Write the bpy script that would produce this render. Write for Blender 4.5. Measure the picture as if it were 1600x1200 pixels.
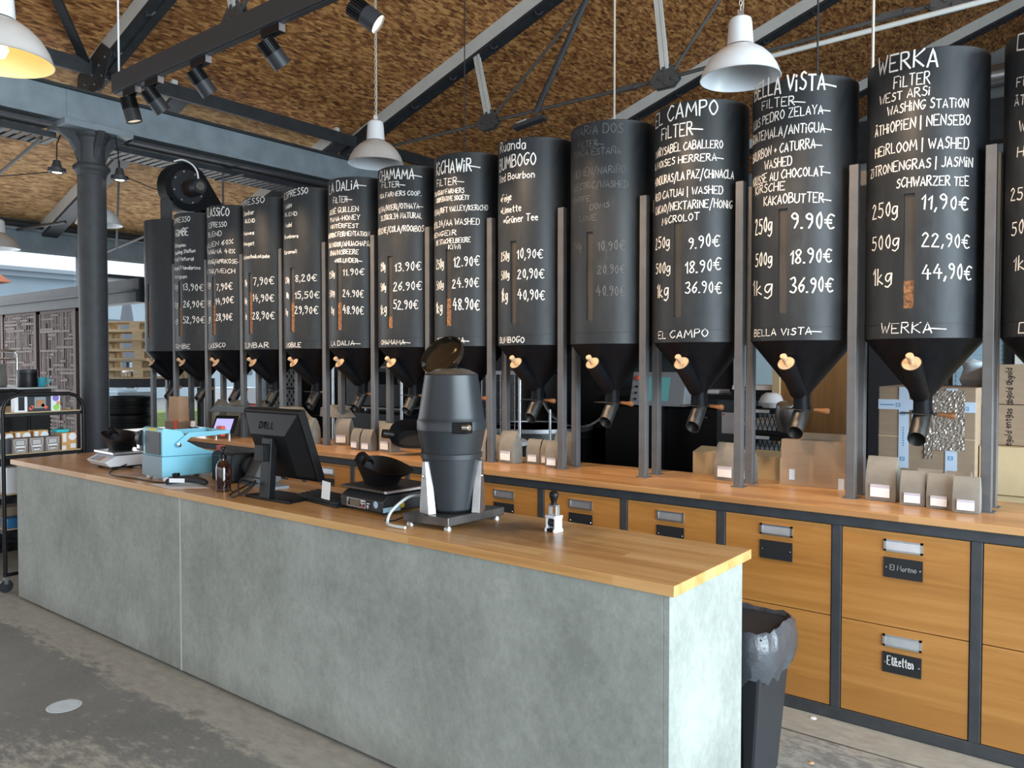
import bpy, math, random
from mathutils import Vector, Matrix
random.seed(7)
PI = math.pi
for _o in list(bpy.data.objects):
    bpy.data.objects.remove(_o)
SC = bpy.context.scene
COL = SC.collection

# ---------------------------------------------------------------- camera, sky, light, exposure
cd = bpy.data.cameras.new('camera')
cam = bpy.data.objects.new('camera', cd)
COL.objects.link(cam)
cd.sensor_fit = 'HORIZONTAL'
cd.sensor_width = 36.0
cd.lens = 36.0 * 1241.0 / 1600.0
cd.clip_start = 0.05
cd.clip_end = 300
cam.location = (0, 0, 1.6)
cam.rotation_euler = (PI / 2 - math.atan(34 / 1241), 0, math.radians(38.24))
SC.camera = cam

SC.view_settings.view_transform = 'Standard'
SC.view_settings.look = 'None'
SC.view_settings.gamma = 1.0
SC.view_settings.use_curve_mapping = False
SC.view_settings.exposure = 0.0

wd = bpy.data.worlds.new('sky')
SC.world = wd
wd.use_nodes = True
_b = wd.node_tree.nodes['Background']
_b.inputs[0].default_value = (0.84, 0.92, 1.0, 1)
_b.inputs[1].default_value = 1.6


def area(name, loc, rot, sx, sy, power, col):
    l = bpy.data.lights.new(name, 'AREA')
    l.shape = 'RECTANGLE'
    l.size, l.size_y = sx, sy
    l.energy = power
    l.color = col
    o = bpy.data.objects.new(name, l)
    COL.objects.link(o)
    o.location = loc
    o.rotation_euler = rot
    return o


# daylight coming in through the glazed sides of the hall (right side, front side behind the camera, left facade)
area('daylight_right_window', (4.4, 1.6, 2.3), (0, PI / 2, 0), 3.6, 8.0, 1250, (0.74, 0.90, 1.0))
area('daylight_front_window', (-2.6, -5.8, 2.3), (PI / 2, 0, 0), 11.0, 3.2, 110, (0.97, 0.98, 1.0))
area('daylight_left_window', (-11.25, 2.0, 1.6), (0, -PI / 2, 0), 2.8, 11.0, 220, (0.92, 0.96, 1.0))

# ---------------------------------------------------------------- mesh helpers


def V(*a):
    return Vector(a)


def cv(pts, k=6):
    """A smooth curve through points."""
    p = [Vector(q) for q in pts]; out = []
    for i in range(len(p) - 1):
        a, b, c, d = p[max(i - 1, 0)], p[i], p[i + 1], p[min(i + 2, len(p) - 1)]
        for j in range(k):
            t = j / k
            out.append(0.5 * (2 * b + (c - a) * t + (2 * a - 5 * b + 4 * c - d) * t * t + (3 * b - a - 3 * c + d) * t ** 3))
    return out + [p[-1]]


class MB:
    """Collects shapes and links them as ONE mesh. With t given, shapes are in world coordinates and stored relative to t."""

    def __init__(s, t=None):
        s.v, s.f, s.t = [], [], t

    def add(s, vs, fs):
        n = len(s.v)
        s.v += [tuple(v) for v in vs]
        s.f += [tuple(i + n for i in f) for f in fs]
        return s

    def box(s, x0, x1, y0, y1, z0, z1):
        x0, x1 = sorted((x0, x1)); y0, y1 = sorted((y0, y1)); z0, z1 = sorted((z0, z1))
        return s.add([(x0, y0, z0), (x1, y0, z0), (x1, y1, z0), (x0, y1, z0), (x0, y0, z1), (x1, y0, z1), (x1, y1, z1), (x0, y1, z1)],
                     [(0, 3, 2, 1), (4, 5, 6, 7), (0, 1, 5, 4), (1, 2, 6, 5), (2, 3, 7, 6), (3, 0, 4, 7)])

    def obox(s, c, a, b, d):
        c, a, b, d = Vector(c), Vector(a), Vector(b), Vector(d)
        vs = [c + a * i + b * j + d * k for k in (-1, 1) for i, j in ((-1, -1), (1, -1), (1, 1), (-1, 1))]
        return s.add(vs, [(0, 3, 2, 1), (4, 5, 6, 7), (0, 1, 5, 4), (1, 2, 6, 5), (2, 3, 7, 6), (3, 0, 4, 7)])

    def bar(s, p, q, w, h, up=(0, 0, 1)):
        p, q, up = Vector(p), Vector(q), Vector(up)
        d = q - p
        sd = d.cross(up).normalized()
        u = sd.cross(d).normalized()
        return s.obox((p + q) / 2, d / 2, sd * w / 2, u * h / 2)

    def ring_axes(s, d):
        d = d.normalized()
        a = Vector((0, 0, 1)) if abs(d.z) < 0.9 else Vector((1, 0, 0))
        x = d.cross(a).normalized()
        return x, d.cross(x).normalized()

    def cyl(s, p, q, r0, r1=None, n=16, cap=True):
        r1 = r0 if r1 is None else r1
        p, q = Vector(p), Vector(q)
        x, y = s.ring_axes(q - p)
        vs = []
        for c, r in ((p, r0), (q, r1)):
            vs += [c + x * r * math.cos(2 * PI * i / n) + y * r * math.sin(2 * PI * i / n) for i in range(n)]
        fs = [(i, (i + 1) % n, n + (i + 1) % n, n + i) for i in range(n)]
        if cap:
            fs += [tuple(range(n - 1, -1, -1)), tuple(range(n, 2 * n))]
        return s.add(vs, fs)

    def pipe(s, p, q, r, ri, n=20):
        """A hollow tube with open ends and wall thickness."""
        p, q = Vector(p), Vector(q)
        x, y = s.ring_axes(q - p)
        vs = []
        for c, rr in ((p, r), (q, r), (q, ri), (p, ri)):
            vs += [c + x * rr * math.cos(2 * PI * i / n) + y * rr * math.sin(2 * PI * i / n) for i in range(n)]
        fs = []
        for k in range(4):
            a, b = k * n, ((k + 1) % 4) * n
            fs += [(a + i, a + (i + 1) % n, b + (i + 1) % n, b + i) for i in range(n)]
        return s.add(vs, fs)

    def lathe(s, prof, o=(0, 0, 0), n=32, d=(0, 0, 1), ph=None):
        """Revolves (radius, height) pairs about axis d through o; ph gives explicit angles of an open sweep."""
        o, d = Vector(o), Vector(d).normalized()
        if abs(d.z) > 0.999:
            x, y = Vector((1, 0, 0)), Vector((0, 1, 0))
            if d.z < 0:
                y = -y
        else:
            x, y = s.ring_axes(d)
        vs = []
        for r, h in prof:
            for i in range(n):
                a = 2 * PI * i / n
                vs.append(o + d * h + x * r * math.cos(a) + y * r * math.sin(a))
        fs = []
        for k in range(len(prof) - 1):
            for i in range(n):
                fs.append((k * n + i, k * n + (i + 1) % n, (k + 1) * n + (i + 1) % n, (k + 1) * n + i))
        return s.add(vs, fs)

    def tube(s, pts, r, n=8, cap=True):
        pts = [Vector(p) for p in pts]
        m = len(pts)
        t = [(pts[min(i + 1, m - 1)] - pts[max(i - 1, 0)]).normalized() for i in range(m)]
        x, y = s.ring_axes(t[0])
        vs = []
        for i in range(m):
            x = (x - t[i] * x.dot(t[i])).normalized()
            y = t[i].cross(x)
            vs += [pts[i] + x * r * math.cos(2 * PI * k / n) + y * r * math.sin(2 * PI * k / n) for k in range(n)]
        fs = [(i * n + k, i * n + (k + 1) % n, (i + 1) * n + (k + 1) % n, (i + 1) * n + k) for i in range(m - 1) for k in range(n)]
        if cap:
            fs += [tuple(range(n - 1, -1, -1)), tuple(range((m - 1) * n, m * n))]
        return s.add(vs, fs)

    def prism(s, poly, ax, a, b):
        """Extrudes a 2D polygon along axis ax ('x': poly is (y,z); 'y': (x,z); 'z': (x,y)) from a to b."""
        def P(u, v, w):
            return {'x': (w, u, v), 'y': (u, w, v), 'z': (u, v, w)}[ax]
        n = len(poly)
        vs = [P(u, v, a) for u, v in poly] + [P(u, v, b) for u, v in poly]
        fs = [tuple(range(n)), tuple(range(2 * n - 1, n - 1, -1))]
        fs += [(i, n + i, n + (i + 1) % n, (i + 1) % n) for i in range(n)]
        return s.add(vs, fs)

    def loft(s, rings, cap=True):
        n = len(rings[0])
        vs = [p for r in rings for p in r]
        fs = [(k * n + i, k * n + (i + 1) % n, (k + 1) * n + (i + 1) % n, (k + 1) * n + i) for k in range(len(rings) - 1) for i in range(n)]
        if cap:
            fs += [tuple(range(n - 1, -1, -1)), tuple(range((len(rings) - 1) * n, len(rings) * n))]
        return s.add(vs, fs)

    def build(s, name, m, parent=None, smooth=35, bevel=0, at=None, solid=0):
        import bmesh
        me = bpy.data.meshes.new(name)
        off = Vector((0, 0, 0))
        if s.t is not None:
            off = s.t.location
        if at is not None:
            off = Vector(at)
        me.from_pydata([tuple(Vector(v) - off) for v in s.v], [], s.f)
        b = bmesh.new(); b.from_mesh(me)
        bmesh.ops.recalc_face_normals(b, faces=b.faces[:])
        b.to_mesh(me); b.free()
        for x in (m if isinstance(m, (list, tuple)) else [m]):
            me.materials.append(x)
        if smooth:
            me.shade_smooth()
            me.set_sharp_from_angle(angle=math.radians(smooth))
        o = bpy.data.objects.new(name, me)
        COL.objects.link(o)
        if parent is not None:
            o.parent = parent
        if at is not None:
            o.location = at
        if bevel:
            md = o.modifiers.new('edge', 'BEVEL')
            md.width = bevel; md.segments = 2; md.limit_method = 'ANGLE'; md.angle_limit = math.radians(40)
        if solid:
            md = o.modifiers.new('wall', 'SOLIDIFY')
            md.thickness = solid
        return o


def tag(o, label=None, cat=None, group=None, kind=None):
    if label: o['label'] = label
    if cat: o['category'] = cat
    if group: o['group'] = group
    if kind: o['kind'] = kind
    return o


def thing(name, label, cat, loc=(0, 0, 0), rz=0, group=None):
    o = bpy.data.objects.new(name, None)
    COL.objects.link(o)
    o.empty_display_size = 0.05
    o.location = loc
    o.rotation_euler = (0, 0, math.radians(rz))
    return tag(o, label, cat, group)


def dup(root, loc, label, rz=None, group=None):
    r = root.copy(); COL.objects.link(r); r.location = loc
    if rz is not None: r.rotation_euler = (0, 0, math.radians(rz))
    r['label'] = label
    if group: r['group'] = group
    for ch in list(root.children):
        c = ch.copy(); COL.objects.link(c); c.parent = r
        for g in list(ch.children):
            d = g.copy(); COL.objects.link(d); d.parent = c
    return r


def struct(name, b, m, **k):
    return tag(b.build(name, m, **k), kind='structure')

# ---------------------------------------------------------------- materials


def M(name, col, rough=0.5, metal=0.0, var=0.0, scale=8.0, bump=0.0, spec=None, emit=None, trans=0.0, alpha=None, stretch=(1, 1, 1), coat=0.0):
    m = bpy.data.materials.new(name)
    m.use_nodes = True
    nt = m.node_tree
    p = nt.nodes['Principled BSDF']
    c4 = (*col, 1)
    p.inputs['Base Color'].default_value = c4
    p.inputs['Roughness'].default_value = rough
    p.inputs['Metallic'].default_value = metal
    if coat: p.inputs['Coat Weight'].default_value = coat
    if spec is not None: p.inputs['Specular IOR Level'].default_value = spec
    if trans: p.inputs['Transmission Weight'].default_value = trans
    if alpha is not None: p.inputs['Alpha'].default_value = alpha
    if emit:
        p.inputs['Emission Color'].default_value = (*emit[0], 1)
        p.inputs['Emission Strength'].default_value = emit[1]
    if var or bump:
        tc = nt.nodes.new('ShaderNodeTexCoord')
        mp = nt.nodes.new('ShaderNodeMapping')
        mp.inputs['Scale'].default_value = stretch
        nt.links.new(tc.outputs['Object'], mp.inputs[0])
        nz = nt.nodes.new('ShaderNodeTexNoise')
        nz.inputs['Scale'].default_value = scale
        nz.inputs['Detail'].default_value = 6
        nz.inputs['Roughness'].default_value = 0.6
        nt.links.new(mp.outputs[0], nz.inputs['Vector'])
        if var:
            mx = nt.nodes.new('ShaderNodeMix'); mx.data_type = 'RGBA'
            mr = nt.nodes.new('ShaderNodeMapRange')
            mr.inputs[1].default_value = 0.3; mr.inputs[2].default_value = 0.7
            nt.links.new(nz.outputs[0], mr.inputs[0])
            mx.inputs[6].default_value = (*[c * (1 - var) for c in col], 1)
            mx.inputs[7].default_value = (*[min(1, c * (1 + var)) for c in col], 1)
            nt.links.new(mr.outputs[0], mx.inputs[0])
            nt.links.new(mx.outputs[2], p.inputs['Base Color'])
        if bump:
            bp = nt.nodes.new('ShaderNodeBump')
            bp.inputs['Strength'].default_value = bump
            bp.inputs['Distance'].default_value = 0.01
            nt.links.new(nz.outputs[0], bp.inputs['Height'])
            nt.links.new(bp.outputs[0], p.inputs['Normal'])
    return m


class NT:
    """Small wrapper for building node materials."""

    def __init__(s, name, rough=0.5):
        s.m = bpy.data.materials.new(name); s.m.use_nodes = True
        s.t = s.m.node_tree; s.p = s.t.nodes['Principled BSDF']
        s.p.inputs['Roughness'].default_value = rough
        s.co = s.n('ShaderNodeTexCoord').outputs['Object']

    def n(s, k): return s.t.nodes.new(k)

    def l(s, a, b): s.t.links.new(a, b)

    def map(s, src=None, scale=(1, 1, 1), rot=(0, 0, 0), loc=(0, 0, 0)):
        m = s.n('ShaderNodeMapping')
        m.inputs['Scale'].default_value = scale; m.inputs['Rotation'].default_value = rot; m.inputs['Location'].default_value = loc
        s.l(src or s.co, m.inputs[0]); return m.outputs[0]

    def noise(s, vec, scale, detail=5, rough=0.6, dist=0.0, col=False):
        z = s.n('ShaderNodeTexNoise')
        z.inputs['Scale'].default_value = scale; z.inputs['Detail'].default_value = detail
        z.inputs['Roughness'].default_value = rough; z.inputs['Distortion'].default_value = dist
        s.l(vec, z.inputs['Vector']); return z.outputs[1 if col else 0]

    def ramp(s, fac, stops):
        r = s.n('ShaderNodeValToRGB'); e = r.color_ramp.elements
        while len(e) < len(stops): e.new(0.5)
        for i, (p, c) in enumerate(stops):
            e[i].position = p; e[i].color = (*c, 1)
        s.l(fac, r.inputs[0]); return r.outputs[0]

    def rng(s, v, a, b, c=0.0, d=1.0):
        r = s.n('ShaderNodeMapRange')
        for i, x in enumerate((a, b, c, d)): r.inputs[i + 1].default_value = x
        s.l(v, r.inputs[0]); return r.outputs[0]

    def mix(s, f, a, b, mode='MIX'):
        x = s.n('ShaderNodeMix'); x.data_type = 'RGBA'; x.blend_type = mode
        for k, i in ((f, 0), (a, 6), (b, 7)):
            if isinstance(k, (int, float)): x.inputs[i].default_value = k
            elif isinstance(k, tuple): x.inputs[i].default_value = (*k, 1)
            else: s.l(k, x.inputs[i])
        return x.outputs[2]

    def math(s, op, a, b=None):
        x = s.n('ShaderNodeMath'); x.operation = op
        for i, k in enumerate((a, b)):
            if k is None: continue
            if isinstance(k, (int, float)): x.inputs[i].default_value = k
            else: s.l(k, x.inputs[i])
        return x.outputs[0]

    def xyz(s):
        x = s.n('ShaderNodeSeparateXYZ'); s.l(s.co, x.inputs[0]); return x.outputs

    def out(s, col, rough=None, bump=None, dist=0.01, strength=0.5):
        s.l(col, s.p.inputs['Base Color'])
        if rough is not None: s.l(rough, s.p.inputs['Roughness'])
        if bump is not None:
            b = s.n('ShaderNodeBump'); b.inputs['Strength'].default_value = strength; b.inputs['Distance'].default_value = dist
            s.l(bump, b.inputs['Height']); s.l(b.outputs[0], s.p.inputs['Normal'])
        return s.m


def osb(name, dark, mid, light):
    """Oriented strand board: flat wood strands of random tone lying mostly one way."""
    n = NT(name, 0.75)
    nz = n.noise(n.co, 1.8, 3, col=True)
    wob = n.mix(0.03, n.co, nz, 'LINEAR_LIGHT')
    cols = []
    for (sc, rot) in (((42, 12, 12), 0.22), ((50, 15, 12), -0.3)):
        v = n.n('ShaderNodeTexVoronoi'); v.inputs['Scale'].default_value = 1.0
        n.l(n.map(wob, sc, (0, 0, rot)), v.inputs['Vector'])
        sp = n.n('ShaderNodeSeparateColor'); n.l(v.outputs['Color'], sp.inputs[0])
        cols.append(sp.outputs[0])
    a = n.math('ADD', n.math('MULTIPLY', cols[0], 0.55), n.math('MULTIPLY', cols[1], 0.45))
    g = n.noise(n.map(wob, (60, 6, 6)), 1.6, 5)
    a = n.math('ADD', a, n.rng(g, 0, 1, -0.22, 0.22))
    c = n.ramp(a, [(0.12, dark), (0.5, mid), (0.88, light)])
    return n.out(c, bump=a, dist=0.004, strength=0.4)


def wood(name, tones, axis='x', plank=0.0, scale=1.0, rough=0.4, stain=None, grain=1.0):
    """Wood with grain along an axis; plank > 0 adds staves of that width; stain adds a dark worn patch around a point."""
    n = NT(name, rough)
    st = {'x': (0.7, 14, 14), 'y': (14, 0.7, 14), 'z': (14, 14, 0.7)}[axis]
    vec = n.co
    extra = None
    if plank:
        o = n.xyz()
        ids = n.math('FLOOR', n.math('DIVIDE', o[1] if axis == 'x' else o[0], plank))
        al = n.math('FLOOR', n.math('ADD', n.math('DIVIDE', o[0] if axis == 'x' else o[1], 0.9), n.math('MULTIPLY', ids, 0.37)))
        wn = n.n('ShaderNodeTexWhiteNoise'); wn.noise_dimensions = '2D'
        cb = n.n('ShaderNodeCombineXYZ'); n.l(ids, cb.inputs[0]); n.l(al, cb.inputs[1]); n.l(cb.outputs[0], wn.inputs['Vector'])
        extra = wn.outputs[0]
        sh = n.n('ShaderNodeVectorMath'); sh.operation = 'ADD'; n.l(vec, sh.inputs[0]); n.l(wn.outputs[1], sh.inputs[1]); vec = sh.outputs[0]
    g = n.noise(n.map(vec, tuple(k * scale for k in st)), 1.7, 7, 0.62, 0.4)
    big = n.noise(n.map(vec, tuple(k * scale * 0.22 for k in st)), 1.1, 3)
    f = n.math('ADD', n.math('MULTIPLY', g, 0.75 * grain), n.math('MULTIPLY', big, 0.45))
    if extra is not None:
        f = n.math('ADD', f, n.rng(extra, 0, 1, -0.13, 0.13))
    c = n.ramp(f, [(0.3, tones[0]), (0.55, tones[1]), (0.8, tones[2])])
    if stain:
        vm = n.n('ShaderNodeVectorMath'); vm.operation = 'DISTANCE'
        n.l(n.map(None, (1, 1.5, 0), loc=(0, 0, 0)), vm.inputs[0]); vm.inputs[1].default_value = (stain[0], stain[1] * 1.5, 0)
        d = n.math('ADD', vm.outputs['Value'], n.rng(n.noise(n.co, 7, 6), 0, 1, -0.3, 0.3))
        c = n.mix(n.rng(d, 0.02, 0.5, 0.85, 0.0), c, (0.05, 0.028, 0.018))
    return n.out(c, bump=g, dist=0.002, strength=0.25)


def concrete_panel():
    n = NT('fibre_cement', 0.7)
    a = n.noise(n.map(None, (1, 1, 0.8)), 2.6, 6, 0.62)
    b = n.noise(n.map(None, (42, 42, 30)), 1.0, 6, 0.75)
    f = n.math('ADD', n.math('MULTIPLY', a, 0.6), n.math('MULTIPLY', b, 0.4))
    c = n.ramp(f, [(0.36, (0.22, 0.235, 0.213)), (0.5, (0.30, 0.318, 0.29)), (0.64, (0.385, 0.405, 0.375))])
    o = n.xyz()
    dirt = n.rng(n.math('ADD', o[2], n.rng(n.noise(n.co, 5, 4), 0, 1, -0.06, 0.06)), 0.0, 0.14, 0.45, 0.0)
    c = n.mix(dirt, c, (0.17, 0.155, 0.13))
    return n.out(c, bump=b, dist=0.002, strength=0.3)


def floor_mat():
    """Grey worn screed with paler dusty margins along both counters and scuffed pale patches in the walkway."""
    n = NT('worn_screed', 0.55)
    o = n.xyz()
    a = n.noise(n.co, 1.1, 6, 0.65)
    b = n.noise(n.map(None, (10, 22, 10)), 1.0, 6, 0.7)
    fine = n.noise(n.co, 60, 4, 0.7)
    dk = n.mix(n.rng(a, 0.3, 0.7), (0.135, 0.14, 0.137), (0.225, 0.225, 0.216))
    dk = n.mix(n.math('MULTIPLY', n.rng(fine, 0.35, 0.7), 0.35), dk, (0.28, 0.275, 0.26))
    pale = n.mix(n.rng(b, 0.3, 0.7), (0.28, 0.265, 0.23), (0.42, 0.405, 0.36))
    w = n.math('ADD', n.rng(b, 0.25, 0.75, -0.09, 0.09), n.rng(a, 0.3, 0.7, -0.06, 0.06))
    # margin along the front counter (y from 1.85) and behind it
    y = n.math('ADD', o[1], w)
    m1 = n.rng(y, 1.83, 1.90)
    scuff = n.math('ADD', n.math('MULTIPLY', a, 0.55), n.math('MULTIPLY', b, 0.45))
    dist = n.n('ShaderNodeVectorMath'); dist.operation = 'DISTANCE'
    n.l(n.map(None, (0.75, 1, 0)), dist.inputs[0]); dist.inputs[1].default_value = (-2.45, 1.15, 0)
    blob = n.rng(dist.outputs['Value'], 0.1, 0.95, 0.22, 0.0)
    m2 = n.rng(n.math('ADD', scuff, blob), 0.6, 0.68)
    back = n.math('MULTIPLY', n.rng(o[1], 2.62, 2.68), n.rng(n.math('ADD', scuff, 0.09), 0.56, 0.62, 0.0, 0.85))
    mk = n.math('MAXIMUM', n.math('MULTIPLY', m1, n.rng(o[1], 2.64, 2.66, 1, 0)), n.math('MAXIMUM', m2, back))
    strip = n.rng(o[1], 3.43, 3.435)
    mk = n.math('MAXIMUM', mk, n.math('MULTIPLY', strip, 0.9))
    c = n.mix(mk, dk, pale)
    line = n.math('COMPARE', o[1], 3.43); line.node.inputs[2].default_value = 0.006
    c = n.mix(n.math('MULTIPLY', line, 0.8), c, (0.04, 0.04, 0.04))
    return n.out(c, rough=n.rng(b, 0.2, 0.8, 0.42, 0.7), bump=fine, dist=0.002, strength=0.25)


def chalkboard():
    """Matt black blackboard paint with faint wiped chalk dust."""
    n = NT('blackboard_paint', 0.42)
    n.p.inputs['Specular IOR Level'].default_value = 0.4
    a = n.noise(n.map(None, (2.2, 2.2, 1.1)), 2.5, 6, 0.65, 1.2)
    b = n.noise(n.map(None, (18, 18, 4)), 1.0, 5, 0.7)
    f = n.math('MULTIPLY', n.rng(a, 0.45, 0.75), n.rng(b, 0.3, 0.7))
    c = n.mix(n.math('MULTIPLY', f, 0.55), (0.0145, 0.0172, 0.0205), (0.062, 0.07, 0.076))
    return n.out(c, rough=n.rng(a, 0.3, 0.7, 0.40, 0.54), bump=b, dist=0.001, strength=0.15)


MT = {}
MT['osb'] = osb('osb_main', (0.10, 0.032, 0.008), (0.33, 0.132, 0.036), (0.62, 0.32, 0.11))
MT['osb_lit'] = osb('osb_window_lit', (0.24, 0.11, 0.04), (0.50, 0.28, 0.115), (0.72, 0.46, 0.22))  # paler copy of the same board, window light painted into its colour
MT['top'] = wood('counter_oak', ((0.34, 0.155, 0.045), (0.56, 0.295, 0.105), (0.70, 0.42, 0.18)), 'x', 0.075, 1.0, 0.32, stain=(1.53, .05))
MT['top2'] = wood('worktop_oak', ((0.29, 0.13, 0.046), (0.45, 0.235, 0.092), (0.56, 0.32, 0.145)), 'x', 0.07, 0.8, 0.3)
MT['drawer'] = wood('drawer_veneer', ((0.27, 0.110, 0.024), (0.39, 0.175, 0.042), (0.49, 0.24, 0.070)), 'x', 0, 1.2, 0.38, grain=0.9)
MT['conc'] = concrete_panel()
MT['floor'] = floor_mat()
MT['tank'] = chalkboard()
MT['blk'] = M('black_steel', (0.014, 0.015, 0.017), 0.5, var=0.3, scale=14)
MT['cone'] = M('black_cone_steel', (0.0045, 0.0055, 0.0075), 0.48, var=0.35, scale=20, bump=0.05, spec=0.2)
MT['pipe'] = M('raw_steel_pipe', (0.07, 0.068, 0.066), 0.42, 0.75, var=0.3, scale=25)
MT['post'] = M('grey_post_steel', (0.115, 0.115, 0.12), 0.42, 0.2, var=0.15, scale=10)
MT['frame'] = M('grey_frame_steel', (0.055, 0.060, 0.068), 0.45, 0.3, var=0.2, scale=12)
MT['beech'] = M('beech_wood', (0.62, 0.40, 0.23), 0.5, var=0.15, scale=12, stretch=(1, 1, 6))
MT['hand'] = M('brown_handle_wood', (0.42, 0.19, 0.075), 0.45, var=0.25, scale=20)
MT['chalk'] = M('white_chalk', (0.86, 0.84, 0.80), 0.95)
MT['chalkfaint'] = M('wiped_chalk', (0.12, 0.122, 0.125), 0.9)
MT['beam'] = M('blue_grey_beam_paint', (0.23, 0.28, 0.315), 0.5, 0.1, var=0.18, scale=4)
MT['colm'] = M('cast_iron_paint', (0.060, 0.062, 0.068), 0.55, 0.1, var=0.15, scale=9, bump=0.06, spec=0.3)
MT['raft'] = M('pale_grey_paint', (0.55, 0.555, 0.53), 0.55, var=0.08, scale=3)
MT['dark'] = M('dark_truss_paint', (0.022, 0.025, 0.029), 0.55, var=0.3, scale=9)
MT['rod'] = M('truss_rod_paint', (0.075, 0.075, 0.075), 0.5, 0.2, var=0.2, scale=9)
MT['alu'] = M('brushed_aluminium', (0.62, 0.63, 0.66), 0.3, 0.9, var=0.08, scale=30)
MT['chrome'] = M('polished_steel', (0.75, 0.77, 0.8), 0.14, 1.0)
MT['steel'] = M('dull_stainless', (0.42, 0.42, 0.42), 0.33, 0.95, var=0.15, scale=14)
MT['lamp'] = M('white_enamel', (0.74, 0.77, 0.80), 0.3, var=0.04, scale=4)
MT['lampg'] = M('grey_enamel', (0.46, 0.44, 0.42), 0.4, var=0.08, scale=6)
MT['chain'] = M('pale_chain', (0.62, 0.58, 0.50), 0.45, 0.3)
MT['plas'] = M('black_plastic', (0.006, 0.006, 0.007), 0.42, spec=0.28)
MT['plas2'] = M('dark_grey_plastic', (0.024, 0.026, 0.030), 0.45, spec=0.35)
MT['white'] = M('white_paper', (0.80, 0.81, 0.84), 0.8)
MT['wplas'] = M('white_plastic', (0.72, 0.74, 0.78), 0.4)
MT['card'] = M('brown_cardboard', (0.30, 0.215, 0.145), 0.85, var=0.08, scale=5, stretch=(1, 1, 5))
MT['card2'] = M('pale_cardboard', (0.60, 0.45, 0.26), 0.85, var=0.06, scale=5)
MT['bag'] = M('grey_kraft_pouch', (0.215, 0.2, 0.175), 0.6, var=0.14, scale=14, bump=0.25)
MT['kraft'] = M('brown_paper_bag', (0.50, 0.335, 0.22), 0.75, var=0.1, scale=10)
MT['bean'] = M('coffee_beans', (0.26, 0.125, 0.055), 0.6, var=0.75, scale=70, bump=0.8)
MT['slot'] = M('dusty_sight_glass', (0.05, 0.042, 0.034), 0.3, var=0.25, scale=6)
MT['lens'] = M('lit_lens', (1, 0.9, 0.7), 0.4, emit=((1.0, 0.86, 0.62), 9))
MT['lens0'] = M('dim_lens', (0.6, 0.55, 0.45), 0.3, emit=((1.0, 0.85, 0.6), 0.8))
MT['bulb'] = M('warm_bulb', (1, 0.85, 0.5), 0.4, emit=((1.0, 0.74, 0.28), 3.5))
MT['pplas'] = M('dark_wall_paint', (0.008, 0.007, 0.010), 0.7, var=0.15, scale=2)
MT['pale'] = M('outdoor_pale_blue', (0.46, 0.57, 0.64), 0.8, var=0.05, scale=1)
MT['rust'] = M('rust_brown_steel', (0.125, 0.088, 0.078), 0.6, 0.1, var=0.18, scale=6)
MT['rustd'] = M('dark_rust_frame', (0.075, 0.04, 0.032), 0.6, var=0.2, scale=6)
MT['pallet'] = M('pallet_pine', (0.74, 0.57, 0.36), 0.8, var=0.2, scale=5, stretch=(1, 1, 8))
# ---------------------------------------------------------------- handwriting: single-stroke letters on a 10-unit grid
GL = {
 'A': '00 3A 60|13 53', 'B': '00 0A|~0A 4A 58 46 05|~05 46 63 51 00', 'C': '~69 4A 28 05 12 30 51 62', 'D': '00 0A|~0A 4A 67 63 40 00',
 'E': '6A 0A 00 60|05 45', 'F': '6A 0A 00|05 45', 'G': '~69 4A 18 05 12 30 52 64|64 34', 'H': '00 0A|60 6A|05 65', 'I': '00 0A',
 'J': '4A 42|~42 20 01', 'K': '00 0A|6A 05 60', 'L': '0A 00 50', 'M': '00 1A 43 7A 80', 'N': '00 0A 60 6A', 'O': '~3A 18 05 12 30 52 65 58 3A',
 'P': '00 0A|~0A 4A 58 46 05', 'Q': '~3A 18 05 12 30 52 65 58 3A|42 7x', 'R': '00 0A|~0A 4A 58 46 05|25 60', 'S': '~59 3A 18 26 45 53 30 01',
 'T': '0A 6A|3A 30', 'U': '~0A 02 20 40 62 6A', 'V': '0A 30 6A', 'W': '0A 20 47 60 8A', 'X': '0A 60|6A 00', 'Y': '0A 35 6A|35 30', 'Z': '0A 6A 00 60',
 '0': '~3A 17 13 30 43 47 3A', '1': '07 2A 20', '2': '~08 2A 48 36 00|00 50', '3': '~09 3A 47 25|~25 53 30 01', '4': '3A 04 64|47 40',
 '5': '5A 1A 16|~16 46 53 30 01', '6': '~4A 16 03 20 43 35 04', '7': '0A 5A 20', '8': '~25 08 2A 48 25 02 20 42 25', '9': '~47 26 08 2A 48 47|48 44 20',
 '€': '~79 4A 27 23 40 71|06 56|04 54', ',': '11 0y', '.': '00 10', '/': '0z 5B', '|': '0z 0B', '&': '~60 28 3A 48 03 20 54', '+': '04 44|22 26',
 '*': '13 47|17 43|05 55', '%': '00 6A|~19 08 17 28 19|~53 42 51 62 53', '-': '04 44', '(': '~3B 18 12 3z', ')': '~0B 28 22 0z', '~': '04 D3',
 'a': '~46 16 03 10 30 45|46 40', 'b': '0A 00|~05 36 43 20 00', 'c': '~46 26 03 20 41', 'd': '4A 40|~45 16 03 20 42', 'e': '~04 44 36 16 03 20 41',
 'f': '~4A 29 20|06 36', 'g': '~46 16 03 21 45|46 4x 2z 0y', 'h': '0A 00|~05 36 44 40', 'i': '06 00|08 09', 'k': '0A 00|36 03 40', 'l': '0A 00',
 'm': '06 00|~04 26 34 30|~34 56 64 60', 'n': '06 00|~04 26 44 40', 'o': '~26 04 02 20 42 44 26', 'p': '06 0z|~05 36 43 20 01', 'r': '06 00|~03 26 36',
 's': '~46 26 04 33 41 20 00', 't': '2A 21 40|07 47', 'u': '~06 02 20 42|46 40', 'w': '06 10 24 30 56', 'x': '06 40|46 00', 'z': '06 46 00 40',
}
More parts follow.
